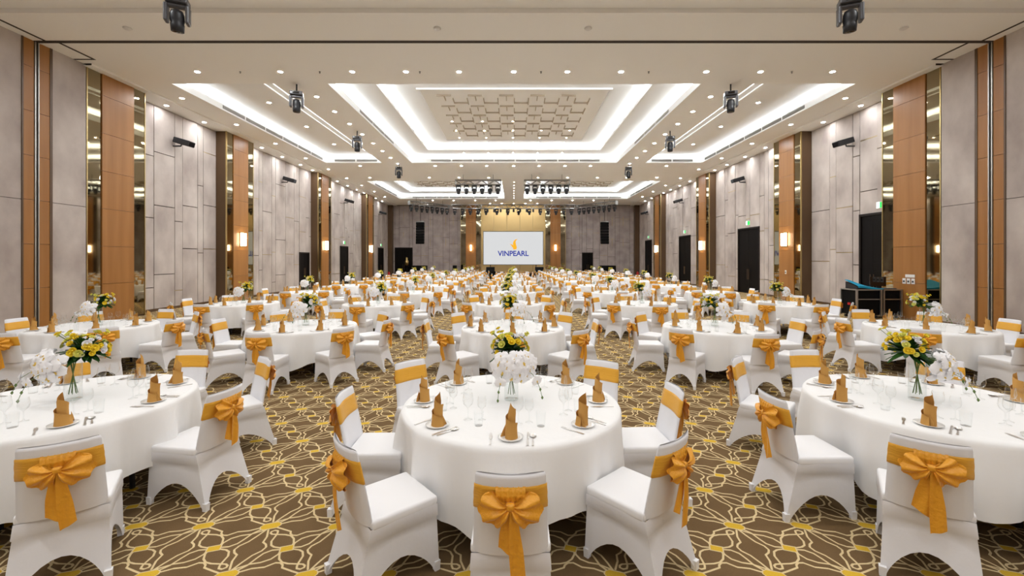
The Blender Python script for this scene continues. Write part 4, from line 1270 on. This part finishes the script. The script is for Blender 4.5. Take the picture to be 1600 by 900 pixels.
def arrangement(seed, orchid_dir):
    """returns list of (kind, matrix) for flowers plus foliage and stems meshes; z = 0 at the table"""
    r = random.Random(seed)
    items = []
    fol = MB(); st = MB()
    c = Vector((0, 0, 0.37))
    od = Vector((cos(orchid_dir), sin(orchid_dir), 0))
    mound = c - od * 0.07 + Vector((0, 0, 0.045))
    def orient(d, roll=0.0, size=1.0):
        d = d.normalized()
        up = Vector((0, 0, 1))
        x = up.cross(d); x = x.normalized() if x.length > 1e-3 else Vector((1, 0, 0))
        y = d.cross(x)
        Mx = Matrix((x, y, d)).transposed().to_4x4()
        return Mx @ Matrix.Rotation(roll, 4, 'Z') @ Matrix.Scale(size, 4)
    # mound of roses
    k = 0
    while k < 54:
        a = r.uniform(0, 2 * pi); el = r.uniform(-0.2, 1.45)
        d = Vector((cos(a) * cos(el), sin(a) * cos(el), sin(el)))
        if d.dot(od) > 0.8: continue
        p = mound + Vector((d.x * 0.155, d.y * 0.155, d.z * 0.125))
        q = r.random()
        kind = 'petal_yellow' if q < 0.52 else ('petal_lemon' if q < 0.76 else 'petal_white')
        items.append((kind, Matrix.Translation(p) @ orient(d, r.uniform(0, 6), r.uniform(0.55, 1.0))))
        k += 1
    for k in range(90):
        a = r.uniform(0, 2 * pi); el = r.uniform(-0.5, 1.3)
        d = Vector((cos(a) * cos(el), sin(a) * cos(el), sin(el)))
        leaf(fol, mound + d * 0.03 - Vector((0, 0, 0.02)), d, r.uniform(0.10, 0.16), r.uniform(0.018, 0.030), 0.12)
    for k in range(12):     # thin sprays with small buds
        a = r.uniform(0, 2 * pi)
        d = Vector((cos(a) * 0.75, sin(a) * 0.75, 0.7)).normalized()
        tip = mound + d * r.uniform(0.18, 0.24)
        st.tube([tuple(mound), tuple(tip)], 0.002, 4)
        items.append(('petal_yellow' if k % 2 else 'petal_lemon', Matrix.Translation(tip) @ orient(d, 0, 0.6)))
    # a dense fall of orchids on one side
    side = Vector((-od.y, od.x, 0))
    blob = c + od * 0.13 + Vector((0, 0, -0.055))
    n_o = 30
    for k in range(n_o):
        gz = 1 - 2 * (k + 0.5) / n_o
        gz = 0.85 * gz
        ga = k * 2.39996
        rr = sqrt(1 - gz * gz)
        dl = Vector((rr * cos(ga), rr * sin(ga), gz))
        if dl.x < -0.25: dl.x = -dl.x          # keep them on the outer side
        d = od * dl.x + side * dl.y + Vector((0, 0, dl.z))
        p = blob + od * (dl.x * 0.10) + side * (dl.y * 0.165) + Vector((0, 0, dl.z * 0.125))
        face = (d + od * 0.5 + Vector((0, 0, 0.15))).normalized()
        items.append(('orchid', Matrix.Translation(p) @ orient(face, r.uniform(-0.3, 0.3), r.uniform(1.2, 1.5))))
        st.tube([tuple(c), tuple(blob + (p - blob) * 0.5), tuple(p - face * 0.004)], 0.0022, 4)
    for b in (-1, 1):
        e = blob + side * (b * 0.13) + od * 0.1 - Vector((0, 0, 0.05))
        tail = [e, e + od * 0.05 + side * (b * 0.02) - Vector((0, 0, 0.04)), e + od * 0.08 + side * (b * 0.04) - Vector((0, 0, 0.10)), e + od * 0.10 + side * (b * 0.05) - Vector((0, 0, 0.16))]
        st.tube([tuple(c)] + [tuple(q) for q in tail], 0.0022, 5)
        items.append(('orchid', Matrix.Translation(tail[1]) @ orient(od + side * b * 0.4, 0.2, 1.0)))
        for q in tail[2:]:
            st.lathe([(0.002, -0.014), (0.010, 0.0), (0.002, 0.014)], 6, c=q)
    for k in range(7):
        a = 2 * pi * k / 7
        st.tube([(0.030 * cos(a), 0.030 * sin(a), 0.05), (-0.02 * cos(a), -0.02 * sin(a), 0.33), tuple(mound)], 0.003, 5)
    return items, fol, st
NEAR_DIR = {0: -pi / 2 + 0.15, -1: -pi * 0.70, 1: -pi * 0.22}
FARR = {}
for key, dr in (('c', -0.4), ('l', -pi * 0.68), ('r', -pi * 0.25)):
    it, fol, st = arrangement(90, dr)
    w = MB(); y = MB()
    for kind, M in it:
        if kind == 'orchid':
            w.join(ORM, M)
        else:
            j = MB(); j.join(ROM, M); j.m = [{'petal_yellow': 0, 'petal_lemon': 1, 'petal_white': 2}[kind]] * len(j.f); y.join(j)
    FARR[key] = (w.mesh('orchid_spray', ['petal_white', 'petal_lip'], True), y.mesh('rose_mound', ['petal_yellow', 'petal_lemon', 'petal_white'], True),
                 fol.mesh('foliage', 'leaf', True), st.mesh('stems', 'stem_green'))

# ------------------------------------------------------------------ the tables, row by row
ROWN = ['front-row', 'second-row', 'third-row', 'fourth-row', 'fifth-row', 'sixth-row', 'seventh-row', 'eighth-row', 'ninth-row', 'tenth-row']
COLN = {-2: 'outer-left', -1: 'inner-left', 0: 'centre', 1: 'inner-right', 2: 'outer-right'}
SEATN = ['near', 'near-right', 'right', 'far-right', 'far', 'far-left', 'left', 'near-left']
tables = []
for k in range(10):
    y = 3.66 + 4.1 * k
    for c in (0, -1, 1, -2, 2):
        x = {0: -0.02, -1: -3.80, 1: 3.64, -2: -7.60, 2: 7.42}[c]
        if k == 0: x = {0: -0.02, -1: -3.80, 1: 3.54, -2: -7.6, 2: 7.42}[c]
        x += 0 if k < 2 else rng.uniform(-0.12, 0.12)
        yy = y + (0 if k < 1 else rng.uniform(-0.08, 0.08))
        if k >= 9 and c == 0: continue
        tables.append((k, c, x, yy))
N_SINGLE = 37
# front row chairs stand where the photograph shows them: (x, y, turn in degrees)
FRONT = {(0, 'near'): (-0.016, 2.48, 0), (0, 'near-left'): (-0.79, 2.75, -49), (0, 'near-right'): (0.786, 2.83, 42), (0, 'left'): (-1.10, 3.53, -89),
         (0, 'right'): (1.085, 3.65, 93), (0, 'far-left'): (-0.90, 4.39, -134), (0, 'far-right'): (0.786, 4.35, 147),
         (-1, 'near-right'): (-2.85, 2.79, 34.6), (-1, 'right'): (-2.68, 3.64, 81), (1, 'near-left'): (2.66, 2.81, -36.6), (1, 'left'): (2.35, 3.47, -88)}
far_ch, far_nap, far_pl, far_gl = MB(), MB(), MB(), MB()
WLOW = MB().lathe([(0.03, 0.0), (0.005, 0.01), (0.005, 0.085), (0.036, 0.12), (0.040, 0.15), (0.032, 0.205)], 6, cap1=False)
for ti, (k, c, tx, ty) in enumerate(tables):
    ph = f'{ROWN[k]} {COLN[c]} table' if k else f'front-row {({0: "centre", -1: "left", 1: "right", -2: "outermost-left", 2: "outermost-right"})[c]} table'
    near = ti < 15
    # table under its cloth
    t = put('round_table', None, loc=(tx, ty, 0), rot=rng.uniform(0, 6), label=f'round folding table hidden under the cloth, {ph}', cat='table', group='round banquet tables')
    put('tabletop', TOP, t)
    if near:
        for q in range(4):
            put('leg', LEG, t, None, q * pi / 2 + pi / 4)
        put('brace', BRACE, t, None, pi / 4)
    put('tablecloth', CLOTH[ti % 3], loc=(tx, ty, 0), rot=rng.uniform(0, 6) if k else (0.4 + c), label=f'white cloth draped to near the floor over the {ph}', cat='tablecloth', group='white round tablecloths')
    # flowers
    dr = {0: 'c', -1: 'l', -2: 'l', 1: 'r', 2: 'r'}[c]
    side = 'centre' if c == 0 else 'side'
    fl = put('flower_arrangement', None, loc=(tx + (0.06 if k == 0 and c else 0) * (-1 if c > 0 else 0), ty + 0.06, TH), label=f'yellow roses and white orchids in a glass vase on the {ph}', cat='flowers', group='flower arrangements on the tables')
    put('vase', VASE, fl)
    if ti < 10:
        it, fol, st = arrangement(100 + ti, {'c': -1.35 if k == 0 else -0.5, 'l': -pi * 0.70, 'r': -pi * 0.20}[dr])
        for kind, M in it:
            o = put('orchid' if kind == 'orchid' else 'rose', ORCHID if kind == 'orchid' else ROSES[kind], fl)
            o.matrix_local = M
        bmesh_obj('foliage', fol, 'leaf', fl, True, kind='stuff'); bmesh_obj('stems', st, 'stem_green', fl, kind='stuff')
    else:
        w, yl, fo, stm = FARR[dr]
        rz = rng.uniform(-0.4, 0.4)
        for nme, me in (('orchid_spray', w), ('rose_mound', yl), ('foliage', fo), ('stems', stm)):
            put(nme, me, fl, None, rz, kind='stuff')
    for s in range(8):
        th = s * pi / 4 + rng.uniform(-0.05, 0.05)
        seat = SEATN[s]
        rad = 1.225 + rng.uniform(-0.02, 0.04)
        px, py = tx + rad * sin(th), ty - rad * cos(th)
        rot = th + rng.uniform(-0.09, 0.09)
        if k == 0 and (c, seat) in FRONT:
            px, py, rot = FRONT[(c, seat)]; rot = radians(rot)
        if ti < N_SINGLE:
            chair((px, py, 0), rot, f'white covered chair with gold bow, {seat} seat of the {ph}', 2 if ti < 15 else (1 if ti < 25 else 0), rng.randrange(4))
        else:
            far_ch.join(FARC, Matrix.Translation((px, py, 0)) @ Matrix.Rotation(rot, 4, 'Z'))
        # place setting, local frame: +y inwards
        st_ = s * pi / 4
        M = Matrix.Translation((tx, ty, TH)) @ Matrix.Rotation(st_, 4, 'Z')
        def at(lx, ly, z=0.0):
            return M @ Vector((lx, ly, z))
        pr = -0.745 + rng.uniform(-0.015, 0.015)
        nr = rng.uniform(0, 6.28)
        if ti < N_SINGLE:
            put('plate', PLATE, loc=at(0, pr), label=f'small white plate at the {seat} seat of the {ph}', cat='plate', group='white side plates')
            put('napkin', NAP[rng.randrange(4)], loc=at(0, pr, 0.0075), rot=nr, label=f'tan napkin rolled into a cone, {seat} seat of the {ph}', cat='napkin', group='folded tan napkins')
        else:
            far_pl.join(PLM, Matrix.Translation(at(0, pr)))
            far_nap.join(NAPFAR, Matrix.Translation(at(0, pr, 0.0075)) @ Matrix.Rotation(nr, 4, 'Z'))
        g = [(0.06 + rng.uniform(-.02, .02), -0.50 + rng.uniform(-.02, .02)), (0.15 + rng.uniform(-.02, .02), -0.46 + rng.uniform(-.02, .02)), (0.20 + rng.uniform(-.01, .02), -0.555 + rng.uniform(-.02, .02))]
        if ti < 18:
            put('wine_glass', WG[0], loc=at(*g[0]), label=f'tall empty wine glass at the {seat} seat of the {ph}', cat='wine glass', group='tall wine glasses')
            put('wine_glass', WG[1], loc=at(*g[1]), label=f'shorter empty wine glass at the {seat} seat of the {ph}', cat='wine glass', group='shorter wine glasses')
            put('tumbler', TUM, loc=at(*g[2]), label=f'straight glass tumbler at the {seat} seat of the {ph}', cat='tumbler', group='water tumblers')
            for nme, lx in (('fork', -0.135), ('knife', 0.115), ('spoon', 0.150)):
                put(nme, CUT[nme], loc=at(lx, pr - 0.01 + rng.uniform(-.01, .01)), rot=st_ + rng.uniform(-.06, .06), label=f'steel {nme} beside the plate, {seat} seat of the {ph}', cat=nme, group=f'{nme}s on the tables')
        else:
            for q in g:
                far_gl.join(WLOW, Matrix.Translation(at(*q)))
if far_ch.f:
    put('distant_chairs', far_ch.mesh('distant_chairs', ['chair_cover', 'sash_gold'], True), kind='stuff', label='white covered chairs of the farthest rows by the stage', cat='chairs')
    put('distant_napkins', far_nap.mesh('distant_napkins', 'napkin_tan', True), kind='stuff', label='tan napkins standing on the farthest tables', cat='napkins')
    put('distant_plates', far_pl.mesh('distant_plates', 'china', True), kind='stuff', label='white plates on the farthest tables', cat='plates')
    put('distant_glasses', far_gl.mesh('distant_glasses', 'glass_clear', True), kind='stuff', label='glasses on the tables of the far rows', cat='glasses')
